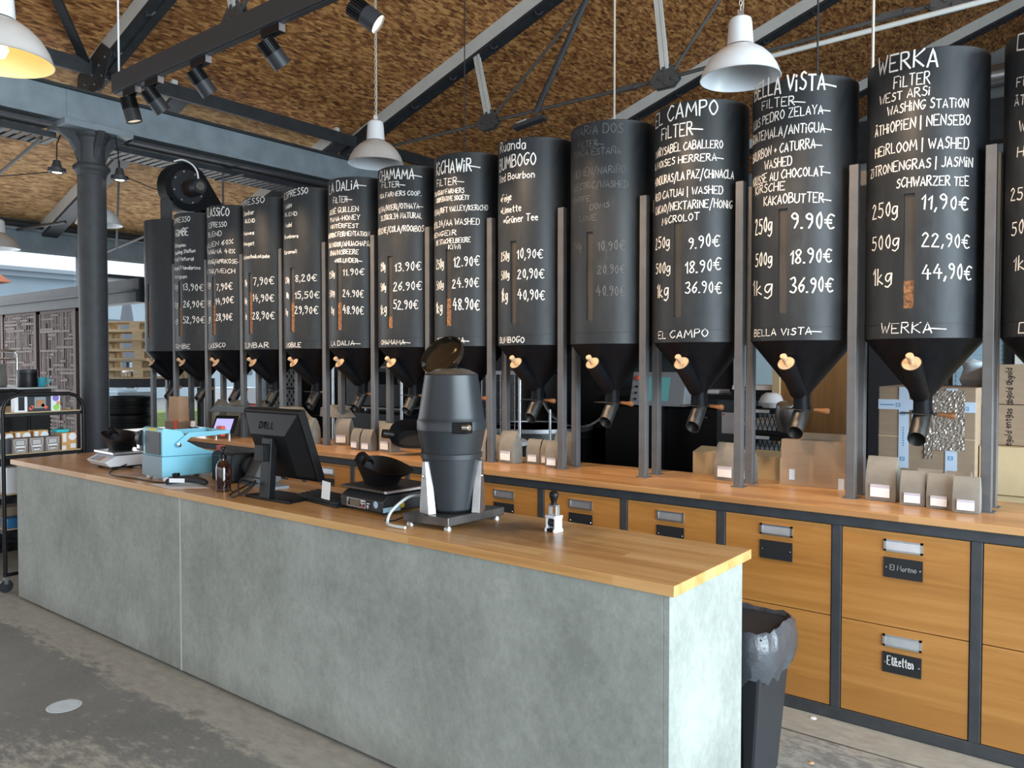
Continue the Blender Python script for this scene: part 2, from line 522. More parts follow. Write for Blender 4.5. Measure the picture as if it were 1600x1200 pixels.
DIA = {'Ä': ('A', '2B 2C|4B 4C'), 'Ü': ('U', '2B 2C|4B 4C'), 'ü': ('u', '18 19|38 39'), 'É': ('E', '2B 4C'), 'Á': ('A', '3B 5C'), 'Ó': ('O', '3B 5C'), 'Ñ': ('N', '1B 3C 5B'), 'ä': ('a', '18 19|38 39')}
_CH = {c: i / 10 for i, c in enumerate('0123456789ABCDE')}
_CH.update({'x': -0.1, 'y': -0.2, 'z': -0.3})


def catmull(p, k=3):
    out = []
    for i in range(len(p) - 1):
        a, b, c, d = p[max(i - 1, 0)], p[i], p[i + 1], p[min(i + 2, len(p) - 1)]
        for j in range(k):
            t = j / k
            out.append(tuple(0.5 * (2 * b[q] + (c[q] - a[q]) * t + (2 * a[q] - 5 * b[q] + 4 * c[q] - d[q]) * t * t + (3 * b[q] - a[q] - 3 * c[q] + d[q]) * t ** 3) for q in (0, 1)))
    return out + [p[-1]]


def glyph(ch):
    src = GL.get(ch)
    if src is None and ch in DIA:
        src = GL[DIA[ch][0]] + '|' + DIA[ch][1]
    if src is None:
        return [], 0.4
    st = []
    for part in src.split('|'):
        cur = part.startswith('~')
        p = [(_CH[a[0]], _CH[a[1]]) for a in part.strip('~').split()]
        st.append(catmull(p) if cur and len(p) > 2 else p)
    return st, max(max(q[0] for s in st for q in s), 0.1)


def write(mb, text, fn, u0, u1, v0, v1, cap, wd, rnd=None, jit=0.05):
    """Writes text as chalk strokes on a surface: fn(u, v) is the 3D point; runs from (u0, v0) to (u1, v1)."""
    rnd = rnd or random.Random(text)
    items, x = [], 0.0
    for ch in text:
        st, w = glyph(ch)
        if ch == '~':
            x -= 0.45
        items.append((st, x, w, ch))
        x += w + (0.22 if ch != ' ' else 0.0)
    total = max(x - 0.22, 0.3)
    sx = (u1 - u0) / total
    for st, gx, w, ch in items:
        jy = rnd.uniform(-jit, jit); sl = rnd.uniform(0.0, 0.12); sc = 1 + rnd.uniform(-jit, jit) * 1.6
        for s in st:
            pts = []
            for a, b in s:
                uu = u0 + (gx + a + sl * (b - 0.3) * 0.6) * sx
                vv = v0 + (v1 - v0) * (uu - u0) / (u1 - u0 if u1 != u0 else 1) + (b * sc + jy) * cap
                pts.append((uu, vv))
            dense = [pts[0]]
            for p, q in zip(pts, pts[1:]):
                m = max(1, int(math.hypot(q[0] - p[0], q[1] - p[1]) / 0.02))
                dense += [(p[0] + (q[0] - p[0]) * k / m, p[1] + (q[1] - p[1]) * k / m) for k in range(1, m + 1)]
            n = len(dense)
            vs = []
            for i, (a, b) in enumerate(dense):
                p, q = dense[max(i - 1, 0)], dense[min(i + 1, n - 1)]
                dx, dy = q[0] - p[0], q[1] - p[1]
                L = math.hypot(dx, dy) or 1
                hw = wd * 0.5 * (0.85 + 0.3 * rnd.random())
                if i in (0, n - 1): a, b = a + (dx / L) * hw * (1 if i else -1) * 0.6, b + (dy / L) * hw * (1 if i else -1) * 0.6
                vs += [fn(a - dy / L * hw, b + dx / L * hw), fn(a + dy / L * hw, b - dx / L * hw)]
            mb.add(vs, [(2 * i, 2 * i + 1, 2 * i + 3, 2 * i + 2) for i in range(n - 1)])


TEXT = {
 0: [
  ('D', -48.2, -32.2, 2.885, 2.867, 0.063),
  ('FiLTER', -48.2, -6.0, 2.736, 2.7, 0.044),
  ('ÄTHiOPiEN', -50.5, 3.7, 2.661, 2.624, 0.041),
  ('WASHED', -43.9, -0.6, 2.55, 2.526, 0.051),
  ('HONiG', -45.8, -5.0, 2.448, 2.43, 0.046),
  ('250g', -53.9, -23.9, 2.276, 2.263, 0.052),
  ('500g', -51.9, -22.2, 2.129, 2.124, 0.052),
  ('1kg', -48.3, -26.7, 1.978, 1.978, 0.058),
  ('D', -40.5, -27.4, 1.721, 1.722, 0.05),
 ],
 1: [
  ('WERKA', -40.5, 19.7, 2.894, 2.867, 0.075),
  ('FiLTER', -20.5, 13.2, 2.806, 2.798, 0.056),
  ('WEST ARSi', -37.9, 13.3, 2.747, 2.735, 0.042),
  ('WASHiNG STATiON', -27.4, 49.1, 2.697, 2.686, 0.044),
  ('ÄTHiOPiEN | NENSEBO', -44.6, 51.6, 2.621, 2.613, 0.05),
  ('HEiRLOOM | WASHED', -44.1, 50.5, 2.528, 2.512, 0.05),
  ('ZiTRONENGRAS | JASMiN', -52.9, 55.4, 2.444, 2.437, 0.047),
  ('SCHWARZER TEE', -16.3, 51.2, 2.368, 2.354, 0.044),
  ('250g', -47.5, -15.3, 2.253, 2.249, 0.06),
  ('11,90€', 7.4, 50.9, 2.262, 2.251, 0.058),
  ('500g', -48.1, -13.6, 2.11, 2.108, 0.057),
  ('22,90€', 8.4, 53.1, 2.104, 2.09, 0.055),
  ('1kg', -44.8, -20.5, 1.951, 1.958, 0.069),
  ('44,90€', 8.8, 56.1, 1.963, 1.956, 0.063),
  ('WERKA~', -32.0, 30.7, 1.73, 1.729, 0.05),
 ],
 2: [
  ('BELLA ViSTA~', -59.4, 51.3, 2.899, 2.875, 0.079),
  ('FiLTER~', -33.4, 18.5, 2.838, 2.812, 0.049),
  ('LUiS PEDRO ZELAYA~', -63.0, 44.8, 2.762, 2.766, 0.046),
  ('GUATEMALA/ANTiGUA~', -66.3, 46.5, 2.692, 2.68, 0.049),
  ('BOURBON + CATURRA~', -63.7, 36.1, 2.601, 2.608, 0.049),
  ('WASHED', -28.1, 5.3, 2.539, 2.54, 0.046),
  ('MOUSSE AU CHOCOLAT~', -65.7, 45.6, 2.481, 2.477, 0.046),
  ('KiRSCHE', -46.0, -2.1, 2.421, 2.411, 0.044),
  ('KAKAOBUTTER~', -28.7, 46.7, 2.371, 2.357, 0.049),
  ('250g', -53.7, -17.1, 2.238, 2.233, 0.07),
  ('9.90€', 5.9, 50.8, 2.237, 2.232, 0.072),
  ('500g', -52.6, -16.7, 2.074, 2.075, 0.063),
  ('18.90€', 4.9, 48.2, 2.07, 2.075, 0.064),
  ('1kg', -51.6, -16.3, 1.932, 1.933, 0.07),
  ('36.90€', 5.2, 50.1, 1.93, 1.933, 0.067),
  ('BELLA ViSTA~', -46.3, 37.5, 1.728, 1.733, 0.037),
 ],
 3: [
  ('EL CAMPO', -57.4, 43.2, 2.867, 2.866, 0.073),
  ('FiLTER~', -30.6, 26.2, 2.78, 2.773, 0.063),
  ('MARYSABEL CABALLERO', -55.5, 49.9, 2.701, 2.698, 0.047),
  ('& MOiSES HERRERA~', -59.9, 50.8, 2.64, 2.633, 0.04),
  ('HONDURAS/LA PAZ/CHiNACLA', -58.0, 65.3, 2.551, 2.546, 0.047),
  ('RED CATUAi | WASHED', -56.9, 50.3, 2.47, 2.466, 0.043),
  ('KAKAO/NEKTARiNE/HONiG', -55.9, 63.7, 2.389, 2.387, 0.047),
  ('MiCROLOT', -28.3, 22.5, 2.344, 2.349, 0.04),
  ('250g', -54.3, -15.2, 2.213, 2.207, 0.058),
  ('9.90€', 10.7, 46.7, 2.187, 2.2, 0.059),
  ('500g', -53.2, -14.0, 2.08, 2.072, 0.055),
  ('18.90€', 7.0, 48.5, 2.062, 2.075, 0.059),
  ('1kg', -48.4, -16.8, 1.945, 1.945, 0.069),
  ('36.90€', 7.1, 49.6, 1.959, 1.957, 0.056),
  ('EL CAMPO', -36.1, 33.7, 1.724, 1.732, 0.044),
 ],
 4: [
  ('MARiA DOS', -39.0, 42.5, 2.891, 2.873, 0.054),
  ('FiLTER~', -21.6, 18.1, 2.821, 2.806, 0.036),
  ('FiNCA ESTAÑA', -31.7, 40.2, 2.773, 2.756, 0.04),
  ('HUMEN/NARiÑO', -31.6, 46.1, 2.656, 2.651, 0.047),
  ('ELECTRiC/WASHED', -35.9, 49.5, 2.586, 2.573, 0.04),
  ('KAFFE', -35.8, -0.5, 2.516, 2.509, 0.033),
  ('DOMS', -0.4, 25.8, 2.459, 2.467, 0.032),
  ('LiNE', -18.4, 8.9, 2.404, 2.397, 0.033),
  ('250g', -35.5, -15.7, 2.246, 2.243, 0.044),
  ('10.90€', 10.8, 45.6, 2.225, 2.228, 0.05),
  ('20.90€', 10.9, 45.7, 2.096, 2.097, 0.046),
  ('40.90€', 9.2, 45.8, 1.974, 1.972, 0.054),
 ],
 5: [
  ('Ruanda', -30.6, 19.3, 2.89, 2.883, 0.058),
  ('BUMBOGO', -33.4, 33.7, 2.779, 2.784, 0.07),
  ('Red Bourbon', -33.4, 31.9, 2.708, 2.708, 0.05),
  ('*Feige', -36.8, -3.3, 2.581, 2.587, 0.047),
  ('*Limette', -28.2, 12.7, 2.511, 2.514, 0.043),
  ('*Grüner Tee', -20.2, 36.4, 2.446, 2.452, 0.046),
  ('250g', -35.2, -7.5, 2.222, 2.229, 0.051),
  ('10,90€', 6.7, 43.5, 2.228, 2.227, 0.054),
  ('500g', -35.2, -7.5, 2.107, 2.116, 0.051),
  ('20,90€', 7.7, 45.3, 2.108, 2.104, 0.054),
  ('1kg', -33.6, -11.0, 1.975, 1.98, 0.071),
  ('40,90€', 7.7, 46.2, 1.98, 1.977, 0.058),
  ('BUMBOGO', -32.0, 17.6, 1.72, 1.72, 0.039),
 ],
 6: [
  ('KiCHAWiR~', -33.1, 53.8, 2.826, 2.826, 0.083),
  ('FiLTER~', -23.6, 30.1, 2.755, 2.743, 0.05),
  ('KANGWiN FARMERS', -40.4, 30.1, 2.695, 2.69, 0.033),
  ('COOPERATiVE SOCiETY', -33.9, 37.6, 2.649, 2.644, 0.033),
  ('KENiA/RiFT VALLEY/KERiCHO', -44.1, 65.8, 2.571, 2.58, 0.037),
  ('SL28/SL34/AA WASHED', -55.1, 52.8, 2.489, 2.486, 0.042),
  ('ORANGENGEiR', -80.6, 18.0, 2.43, 2.422, 0.034),
  ('DE STACHELBEERE', -26.9, 39.4, 2.371, 2.374, 0.033),
  ('KiWi', 4.7, 25.0, 2.331, 2.33, 0.033),
  ('250g', -34.3, -5.9, 2.213, 2.218, 0.059),
  ('12.90€', 13.7, 52.7, 2.217, 2.223, 0.062),
  ('500g', -34.6, -6.0, 2.077, 2.085, 0.051),
  ('24.90€', 11.4, 51.7, 2.081, 2.087, 0.058),
  ('1kg', -27.7, -9.2, 1.923, 1.931, 0.072),
  ('48.90€', 12.5, 52.6, 1.94, 1.939, 0.07),
  ('KiCHAWiR AA~', -30.9, 37.3, 1.728, 1.724, 0.038),
 ],
 7: [
  ('CHAMAMA~', -31.4, 58.8, 2.864, 2.853, 0.07),
  ('FiLTER~', -14.3, 32.5, 2.814, 2.801, 0.044),
  ('NGA FARMERS COOP.', -30.9, 57.7, 2.743, 2.743, 0.035),
  ('KENiA/NYERi/OTHAYA~', -36.0, 60.7, 2.648, 2.656, 0.04),
  ('SL28&SL34 NATURAL', -25.9, 58.6, 2.587, 2.59, 0.04),
  ('KiRSCHE/COLA/ROOiBOS', -41.8, 61.6, 2.497, 2.499, 0.044),
  ('250g', -27.2, -6.0, 2.238, 2.241, 0.054),
  ('13.90€', 14.6, 57.3, 2.227, 2.235, 0.057),
  ('500g', -28.2, -4.5, 2.098, 2.103, 0.049),
  ('26.90€', 12.1, 58.2, 2.095, 2.098, 0.057),
  ('1kg', -21.3, -3.2, 1.933, 1.947, 0.063),
  ('52.90€', 11.9, 52.0, 1.967, 1.966, 0.057),
  ('CHAMAMA~', -19.2, 39.8, 1.726, 1.723, 0.035),
 ],
 8: [
  ('LA DALiA~', -20.5, 56.4, 2.847, 2.865, 0.07),
  ('FiLTER~', -5.9, 32.9, 2.77, 2.77, 0.047),
  ('JOSÉ GUiLLEN', -28.3, 43.5, 2.69, 2.7, 0.042),
  ('PAMA-HONEY', -16.5, 45.6, 2.635, 2.64, 0.037),
  ('WiNTERFEST', -16.7, 43.4, 2.588, 2.58, 0.033),
  ('AEROBiC FERMENTATiON', -36.5, 61.3, 2.522, 2.522, 0.037),
  ('SALVADOR/AHUACHAPÁN', -32.7, 65.6, 2.451, 2.449, 0.037),
  ('JOHANNiSBEERE', -28.5, 43.1, 2.385, 2.384, 0.038),
  ('+HOLUNDER~', -3.2, 49.4, 2.346, 2.338, 0.033),
  ('250g', -29.8, -3.5, 2.223, 2.233, 0.048),
  ('11.90€', 15.8, 52.5, 2.233, 2.241, 0.047),
  ('500g', -30.5, -3.8, 2.08, 2.092, 0.048),
  ('24.90€', 15.6, 51.2, 2.083, 2.073, 0.051),
  ('1kg', -23.4, -6.0, 1.961, 1.965, 0.052),
  ('48.90€', 15.4, 51.1, 1.957, 1.951, 0.056),
  ('LA DALiA~', -15.7, 45.5, 1.724, 1.726, 0.038),
 ],
 9: [
  ('ESPRESSO', -26.2, 38.9, 2.873, 2.902, 0.055),
  ('Noble', -14.4, 6.5, 2.793, 2.807, 0.035),
  ('BLEND', -16.0, 18.0, 2.741, 2.738, 0.03),
  ('Nudel', -15.0, 6.1, 2.657, 2.653, 0.035),
  ('Brombeere', -26.9, 20.3, 2.568, 2.565, 0.03),
  ('Karamell', -29.1, 17.5, 2.447, 2.447, 0.03),
  ('250g', -23.0, -2.2, 2.221, 2.224, 0.045),
  ('8,20€', 14.2, 53.4, 2.226, 2.229, 0.054),
  ('500g', -21.6, -4.6, 2.1, 2.105, 0.045),
  ('15,50€', 12.5, 57.6, 2.092, 2.096, 0.054),
  ('1kg', -16.9, -7.2, 1.97, 1.976, 0.045),
  ('29,90€', 12.2, 55.2, 1.978, 1.977, 0.055),
  ('NOBiLE', -20.8, 23.9, 1.715, 1.719, 0.04),
 ],
 10: [
  ('ESPRESSO', -40.8, 37.2, 2.883, 2.897, 0.053),
  ('Dunbar', -25.9, 15.9, 2.809, 2.812, 0.037),
  ('BLEND', -19.7, 17.2, 2.748, 2.744, 0.032),
  ('Feines', -27.1, 15.5, 2.648, 2.646, 0.032),
  ('Nougat', -27.7, 15.3, 2.566, 2.558, 0.032),
  ('Milchschokolade', -35.8, 45.7, 2.453, 2.451, 0.032),
  ('250g', -24.5, -6.3, 2.229, 2.234, 0.048),
  ('7,90€', 12.9, 53.4, 2.229, 2.238, 0.057),
  ('500g', -25.9, -7.0, 2.08, 2.086, 0.048),
  ('14,90€', 10.9, 53.2, 2.099, 2.097, 0.058),
  ('1kg', -22.2, -7.6, 1.954, 1.96, 0.048),
  ('28,90€', 10.5, 54.0, 1.957, 1.951, 0.058),
  ('DUNBAR', -31.7, 43.2, 1.717, 1.72, 0.047),
 ],
 11: [
  ('CLASSiCO', -27.6, 43.0, 2.862, 2.856, 0.072),
  ('ESPRESSO', -17.5, 37.8, 2.761, 2.763, 0.05),
  ('BLEND', -20.6, 27.1, 2.683, 2.688, 0.044),
  ('BRASiLiEN 60%', -50.1, 49.8, 2.574, 2.617, 0.044),
  ('PANAMA 40%', -28.4, 53.2, 2.535, 2.535, 0.044),
  ('HONiG/APRiKOSE~', -24.6, 65.0, 2.452, 2.449, 0.039),
  ('KRÄFTiG/WEiCH', -42.7, 52.8, 2.371, 2.365, 0.039),
  ('250g', -43.6, -4.4, 2.223, 2.255, 0.05),
  ('7,90€', 13.8, 47.7, 2.218, 2.227, 0.055),
  ('500g', -46.2, -5.2, 2.071, 2.106, 0.051),
  ('14,90€', 11.7, 49.9, 2.097, 2.112, 0.055),
  ('1kg', -38.2, -5.9, 1.934, 1.962, 0.05),
  ('28,90€', 13.0, 47.2, 1.959, 1.964, 0.055),
  ('CLASSiCO', -29.8, 32.9, 1.72, 1.732, 0.044),
 ],
 12: [
  ('ESPRESSO', -30.2, 34.1, 2.86, 2.868, 0.052),
  ('GOMBE', -15.9, 29.6, 2.74, 2.747, 0.064),
  ('Äthiopien', -22.9, 23.4, 2.642, 2.645, 0.035),
  ('Washing Station', -20.9, 44.0, 2.576, 2.592, 0.035),
  ('wild/Natural', -24.8, 41.2, 2.523, 2.517, 0.035),
  ('Bergel/Mandarine', -29.7, 53.6, 2.441, 2.438, 0.035),
  ('Marzipan', -30.4, 25.6, 2.37, 2.357, 0.035),
  ('250g', -38.2, -0.8, 2.256, 2.269, 0.047),
  ('13,90€', 15.7, 59.4, 2.254, 2.243, 0.058),
  ('500g', -40.8, -1.7, 2.092, 2.107, 0.047),
  ('26,90€', 16.9, 60.3, 2.098, 2.098, 0.058),
  ('1kg', -33.2, -2.5, 1.949, 1.961, 0.047),
  ('52,90€', 14.6, 61.2, 1.954, 1.954, 0.058),
  ('GOMBE', -26.4, 31.1, 1.724, 1.722, 0.047),
 ],
}
# ---------------------------------------------------------------- the hall
SL = 0.338                                   # roof slope
def roof(x): return 4.57 + SL * (x + 8.0)


_m = MB().box(-11.5, 5, -7, 15.3, -0.2, 0)
struct('floor', _m, MT['floor'], smooth=0)
struct('ground', MB().box(-60, -11.5, -40, 60, -0.25, -0.02), M('outdoor_paving', (0.30, 0.30, 0.29), 0.85, var=0.2, scale=1), smooth=0)


def slab(x0, x1, y0, y1, th=0.03):
    return MB().add([(x0, y0, roof(x0)), (x1, y0, roof(x1)), (x1, y1, roof(x1)), (x0, y1, roof(x0)),
                     (x0, y0, roof(x0) + th), (x1, y0, roof(x1) + th), (x1, y1, roof(x1) + th), (x0, y1, roof(x0) + th)],
                    [(0, 3, 2, 1), (4, 5, 6, 7), (0, 1, 5, 4), (1, 2, 6, 5), (2, 3, 7, 6), (3, 0, 4, 7)])


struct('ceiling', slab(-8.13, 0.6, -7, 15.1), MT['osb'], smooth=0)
struct('ceiling_aisle', slab(-11.6, -8.13, -7, 15.1), MT['osb_lit'], smooth=0)
_m = MB()
_z = roof(0.6)
_m.add([(0.6, -7, _z), (5, -7, 4.6), (5, 15.1, 4.6), (0.6, 15.1, _z), (0.6, -7, _z + .03), (5, -7, 4.63), (5, 15.1, 4.63), (0.6, 15.1, _z + .03)],
       [(0, 3, 2, 1), (4, 5, 6, 7), (0, 1, 5, 4), (1, 2, 6, 5), (2, 3, 7, 6), (3, 0, 4, 7)])
struct('ceiling_right', _m, MT['osb'], smooth=0)
_wall = M('grey_gable_wall', (0.25, 0.26, 0.265), 0.8, var=0.06, scale=1.5)
struct('wall_back', MB().prism([(-11.6, 0), (5, 0), (5, 4.6), (0.6, _z), (-11.6, roof(-11.6))], 'y', 15.05, 15.2), _wall, smooth=0)
# dark partition behind the roasting area, solid part of the left facade
struct('wall_rear', MB().box(-11.2, -2.15, 8.6, 8.7, 0, 2.7).box(-1.62, -1.45, 8.6, 8.7, 0, 2.7), MT['pplas'], smooth=0)
struct('wall_left', MB().box(-11.5, -11.3, 7.9, 15.1, 0, 3.4), MT['pplas'], smooth=0)
# front side behind the camera: piers between large openings
_m = MB().box(-11.5, 5, -7.0, -6.8, 0, 1.5).box(-11.5, 5, -7.0, -6.8, 3.6, 4.6)
for x in (-11.4, -8, -4.7, -1.4, 1.9, 4.8): _m.box(x - .55, x + .55, -7, -6.8, 1.5, 3.6)
_m.prism([(-11.5, 4.6), (5, 4.6), (.6, 7.4)], 'y', -7.0, -6.8)
struct('wall_front', _m, _wall, smooth=0)
_m = MB().box(4.9, 5.0, -7, 15, 0, 0.4).box(4.9, 5.0, -7, 15, 4.3, 4.62).box(4.9, 5.0, 6.5, 15, 0.4, 4.3)
for y in (-6.8, -3.5, -0.2, 3.1, 6.4): _m.box(4.9, 5.0, y - .1, y + .1, 0.4, 4.3)
struct('wall_right', _m, _wall, smooth=0)

# left facade: eaves beam, mullions, transom, glass
FX = -11.4
_m = MB().box(FX - .1, FX + .06, -7, 8.0, 3.07, 3.30).box(FX - .12, FX + .12, -7, 8.0, 3.30, 3.33).box(FX - .12, FX + .1, -7, 8.0, 3.045, 3.07)
struct('trim_1', _m, MT['beam'], smooth=0)
struct('trim_2', MB().box(FX - .06, FX + .06, -7, 15, 3.36, 3.44).cyl((FX + .12, -7, 3.37), (FX + .12, 15, 3.37), .035), MT['dark'], smooth=40)
struct('trim_3', MB().box(FX - .03, FX + .03, 4.9, 7.9, 2.79, 2.84), MT['frame'], smooth=0)
_m = MB()
for y in (-6.9, -4.0, -1.0, 1.9, 4.91, 7.85): _m.box(FX - .05, FX + .05, y - .035, y + .035, 0, 3.06)
struct('trim_4', _m, MT['beam'], smooth=0)
_gl = bpy.data.materials.new('clear_glass'); _gl.use_nodes = True
_nt = _gl.node_tree; _nt.nodes.clear()
_o = _nt.nodes.new('ShaderNodeOutputMaterial'); _tr = _nt.nodes.new('ShaderNodeBsdfTransparent'); _g = _nt.nodes.new('ShaderNodeBsdfGlossy'); _mx = _nt.nodes.new('ShaderNodeMixShader')
_g.inputs['Roughness'].default_value = 0.02; _tr.inputs[0].default_value = (0.96, 0.98, 1, 1); _mx.inputs[0].default_value = 0.06
_nt.links.new(_tr.outputs[0], _mx.inputs[1]); _nt.links.new(_g.outputs[0], _mx.inputs[2]); _nt.links.new(_mx.outputs[0], _o.inputs[0])
MT['glass'] = _gl
struct('window_1', MB().box(FX - .004, FX + .004, 1.95, 4.83, 2.15, 3.05), _gl, smooth=0)
struct('window_2', MB().box(FX - .004, FX + .004, 4.91, 7.81, 2.84, 3.05), _gl, smooth=0)

# eaves beam of the nave on cast iron columns
t = thing('iron_beam', 'blue-grey riveted iron beam running over the cast iron column', 'beam', (-8, 3.567, 3.88)); t['kind'] = 'thing'
_m = MB(t).box(-8.03, -7.97, -6.7, 15, 3.885, 4.175).box(-8.09, -7.91, -6.7, 15, 3.865, 3.895)
_m.build('web', MT['beam'], t, 0)
MB(t).box(-8.1, -7.92, -6.7, 15, 4.172, 4.198).build('top_flange', MT['dark'], t, 0)
MB(t).box(-8.22, -7.94, -6.7, 3.2, 3.80, 3.83).box(-8.22, -7.94, 3.93, 15, 3.80, 3.83).build('lower_flange', MT['frame'], t, 0)
_m = MB(t)
for yy in (3.36, 3.44):
    for k in range(4): _m.lathe([(0, .012), (.008, .009), (.011, 0)], (-7.97, yy, 3.93 + .065 * k), 8, (1, 0, 0))
_m.box(-7.972, -7.96, 3.33, 3.47, 3.89, 4.17)
_m.build('rivet_plate', MT['beam'], t)
t = thing('cable_ladder', 'perforated dark cable tray slung under the blue-grey iron beam', 'cable tray', (-8.28, 5, 3.74))
for y0, y1 in ((-6.5, 3.3), (3.85, 14.5)):
    _m = MB(t).box(-8.48, -8.46, y0, y1, 3.73, 3.785).box(-8.14, -8.12, y0, y1, 3.73, 3.785)
    _m.build('side_rail', MT['dark'], t, 0)
    _m = MB(t); yy = y0
    while yy < y1:
        _m.box(-8.46, -8.14, yy, yy + .055, 3.732, 3.742); yy += .085
    _m.build('rungs', MT['rod'], t, 0)
for yy in (1.0, 5.2, 7.6):
    MB(t).bar((-8.5, yy, 3.722), (-7.95, yy, 3.722), .04, .016).build('bracket', MT['dark'], t, 0)


def column(y, lab):
    t = thing('iron_column', lab, 'column', (-8, y, 0)); t['kind'] = 'thing'
    MB(t).lathe([(.17, 0), (.17, .08), (.135, .13), (.127, .3), (.127, 3.52)], (-8, y, 0), 40).build('shaft', MT['colm'], t, 30)
    MB(t).lathe([(.127, 3.40), (.135, 3.41), (.135, 3.425), (.15, 3.44), (.165, 3.46), (.165, 3.485), (.15, 3.5), (.127, 3.505)], (-8, y, 0), 40).build('collar', MT['colm'], t, 50)
    MB(t).lathe([(.118, 3.5), (.118, 3.70), (.14, 3.73), (.14, 3.75), (.16, 3.77), (.16, 3.80), (.12, 3.80)], (-8, y, 0), 36).build('capital', MT['colm'], t, 40)
    MB(t).box(-8.2, -7.8, y - .32, y + .32, 3.80, 3.865).build('cap_plate', MT['beam'], t, 0, .006)
    for s in (-1, 1):
        prof = [(y + s * .10, 3.80), (y + s * .33, 3.80), (y + s * .30, 3.77), (y + s * .2, 3.70), (y + s * .15, 3.62), (y + s * .115, 3.5), (y + s * .10, 3.5)]
        MB(t).prism(prof, 'x', -8.03, -7.97).build('bracket', MT['colm'], t, 0, .004)
        MB(t).prism([(-8 + s * .10, 3.80), (-8 + s * .24, 3.80), (-8 + s * .15, 3.66), (-8 + s * .10, 3.5)], 'y', y - .03, y + .03).build('bracket', MT['colm'], t, 0, .004)
    return t


column(3.567, 'grey cast iron column standing behind the far end of the concrete counter')


# roof trusses: pale rafter with dark bottom channels, rods, struts and gusset plates
def truss(y, lab, gus):
    t = thing('roof_truss', lab, 'roof truss', (-8, y, 4.3)); t['kind'] = 'thing'
    def R(x, dz): return roof(x) + dz
    def sbar(x0, x1, y0, y1, d0, d1):
        return MB(t).prism([(x0, R(x0, d0)), (x1, R(x1, d0)), (x1, R(x1, d1)), (x0, R(x0, d1))], 'y', y0, y1)
    sbar(-8.05, 0.6, y, y + .05, -.005, -.165).build('rafter', MT['raft'], t, 0)
    m = sbar(-8.2, 0.6, y + .0, y + .07, -.166, -.20)
    m.prism([(-8.2, R(-8.2, -.17)), (.6, R(.6, -.17)), (.6, R(.6, -.20)), (-8.2, R(-8.2, -.20))], 'y', y + .10, y + .18)
    m.prism([(-8.2, R(-8.2, -.02)), (.6, R(.6, -.02)), (.6, R(.6, -.19)), (-8.2, R(-8.2, -.19))], 'y', y + .06, y + .12)
    m.build('bottom_channel', MT['dark'], t, 0)
    m = MB(t)
    for x in [-7.6 + .62 * k for k in range(13)]:
        m.tube([(x, y + .03, R(x, -.19)), (x + .01, y + .03, R(x, -.23)), (x + .05, y + .05, R(x, -.235)), (x + .06, y + .08, R(x, -.2))], .01, 6)
    m.build('cable_clips', MT['frame'], t)
    MB(t).prism([(-8.3, 4.2), (-7.75, 4.2), (-7.55, 4.5), (-7.75, 4.62), (-8.25, 4.42)], 'y', y - .015, y - .005).build('foot_plate', MT['dark'], t, 0)
    m = MB(t)
    for x, z in ((-8.1, 4.3), (-7.95, 4.36), (-7.8, 4.42), (-7.68, 4.47), (-7.9, 4.26), (-7.75, 4.31), (-7.98, 4.46)):
        m.lathe([(0, .014), (.012, .012), (.016, 0)], (x, y - .015, z), 8, (0, -1, 0))
    m.build('rivets', MT['rod'], t)
    zc = 4.305
    last = (-7.75, 4.30)
    for k, x in enumerate(gus):
        z = zc if k < 2 else 4.375
        MB(t).cyl((last[0], y + .06, last[1]), (x, y + .06, z), .019, n=8).build('tie_rod', MT['rod'], t)
        g = MB(t).prism([(x - .17, z - .02), (x - .1, z - .09), (x + .08, z - .09), (x + .15, z - .02), (x + .08, z + .12), (x - .05, z + .12)], 'y', y + .025, y + .037)
        g.prism([(x - .17, z - .02), (x - .1, z - .09), (x + .08, z - .09), (x + .15, z - .02), (x + .08, z + .12), (x - .05, z + .12)], 'y', y + .083, y + .095)
        for a, b in ((-.12, -.02), (.1, -.02), (.03, -.055), (0, .08), (-.03, .0)):
            g.cyl((x + a, y + .012, z + b), (x + a, y + .108, z + b), .024, n=6)
        g.build('gusset_plate', MT['rod'], t, 30)
        xs = x - .17
        s = MB(t).bar((x - .01, y + .02, z + .08), (xs, y + .02, R(xs, -.2)), .012, .045, (1, 0, 0)).bar((x + .035, y + .02, z + .08), (xs + .045, y + .02, R(xs + .045, -.2)), .012, .03, (1, 0, 0))
        s.bar((x + .0, y + .08, z + .08), (xs + .0, y + .08, R(xs, -.2)), .012, .06, (1, 0, 0))
        if k < 2: s.build('strut', MT['raft'], t, 0)
        xd = x + 1.9
        MB(t).cyl((x + .08, y + .06, z + .06), (xd, y + .06, R(xd, -.2)), .016, n=8).build('diagonal_rod', MT['rod'], t)
        last = (x, z)
        if k:
            xm = x - .42
            MB(t).cyl((xm - .14, y + .06, z), (xm - .09, y + .06, z), .03, n=8).cyl((xm + .09, y + .06, z), (xm + .14, y + .06, z), .03, n=8).bar((xm - .1, y + .045, z), (xm + .1, y + .045, z), .012, .05).bar((xm - .1, y + .075, z), (xm + .1, y + .075, z), .012, .05).build('turnbuckle', MT['rod'], t)
    if gus: MB(t).cyl((last[0], y + .06, last[1]), (.6, y + .06, last[1]), .019, n=8).build('tie_rod', MT['rod'], t)
    return t


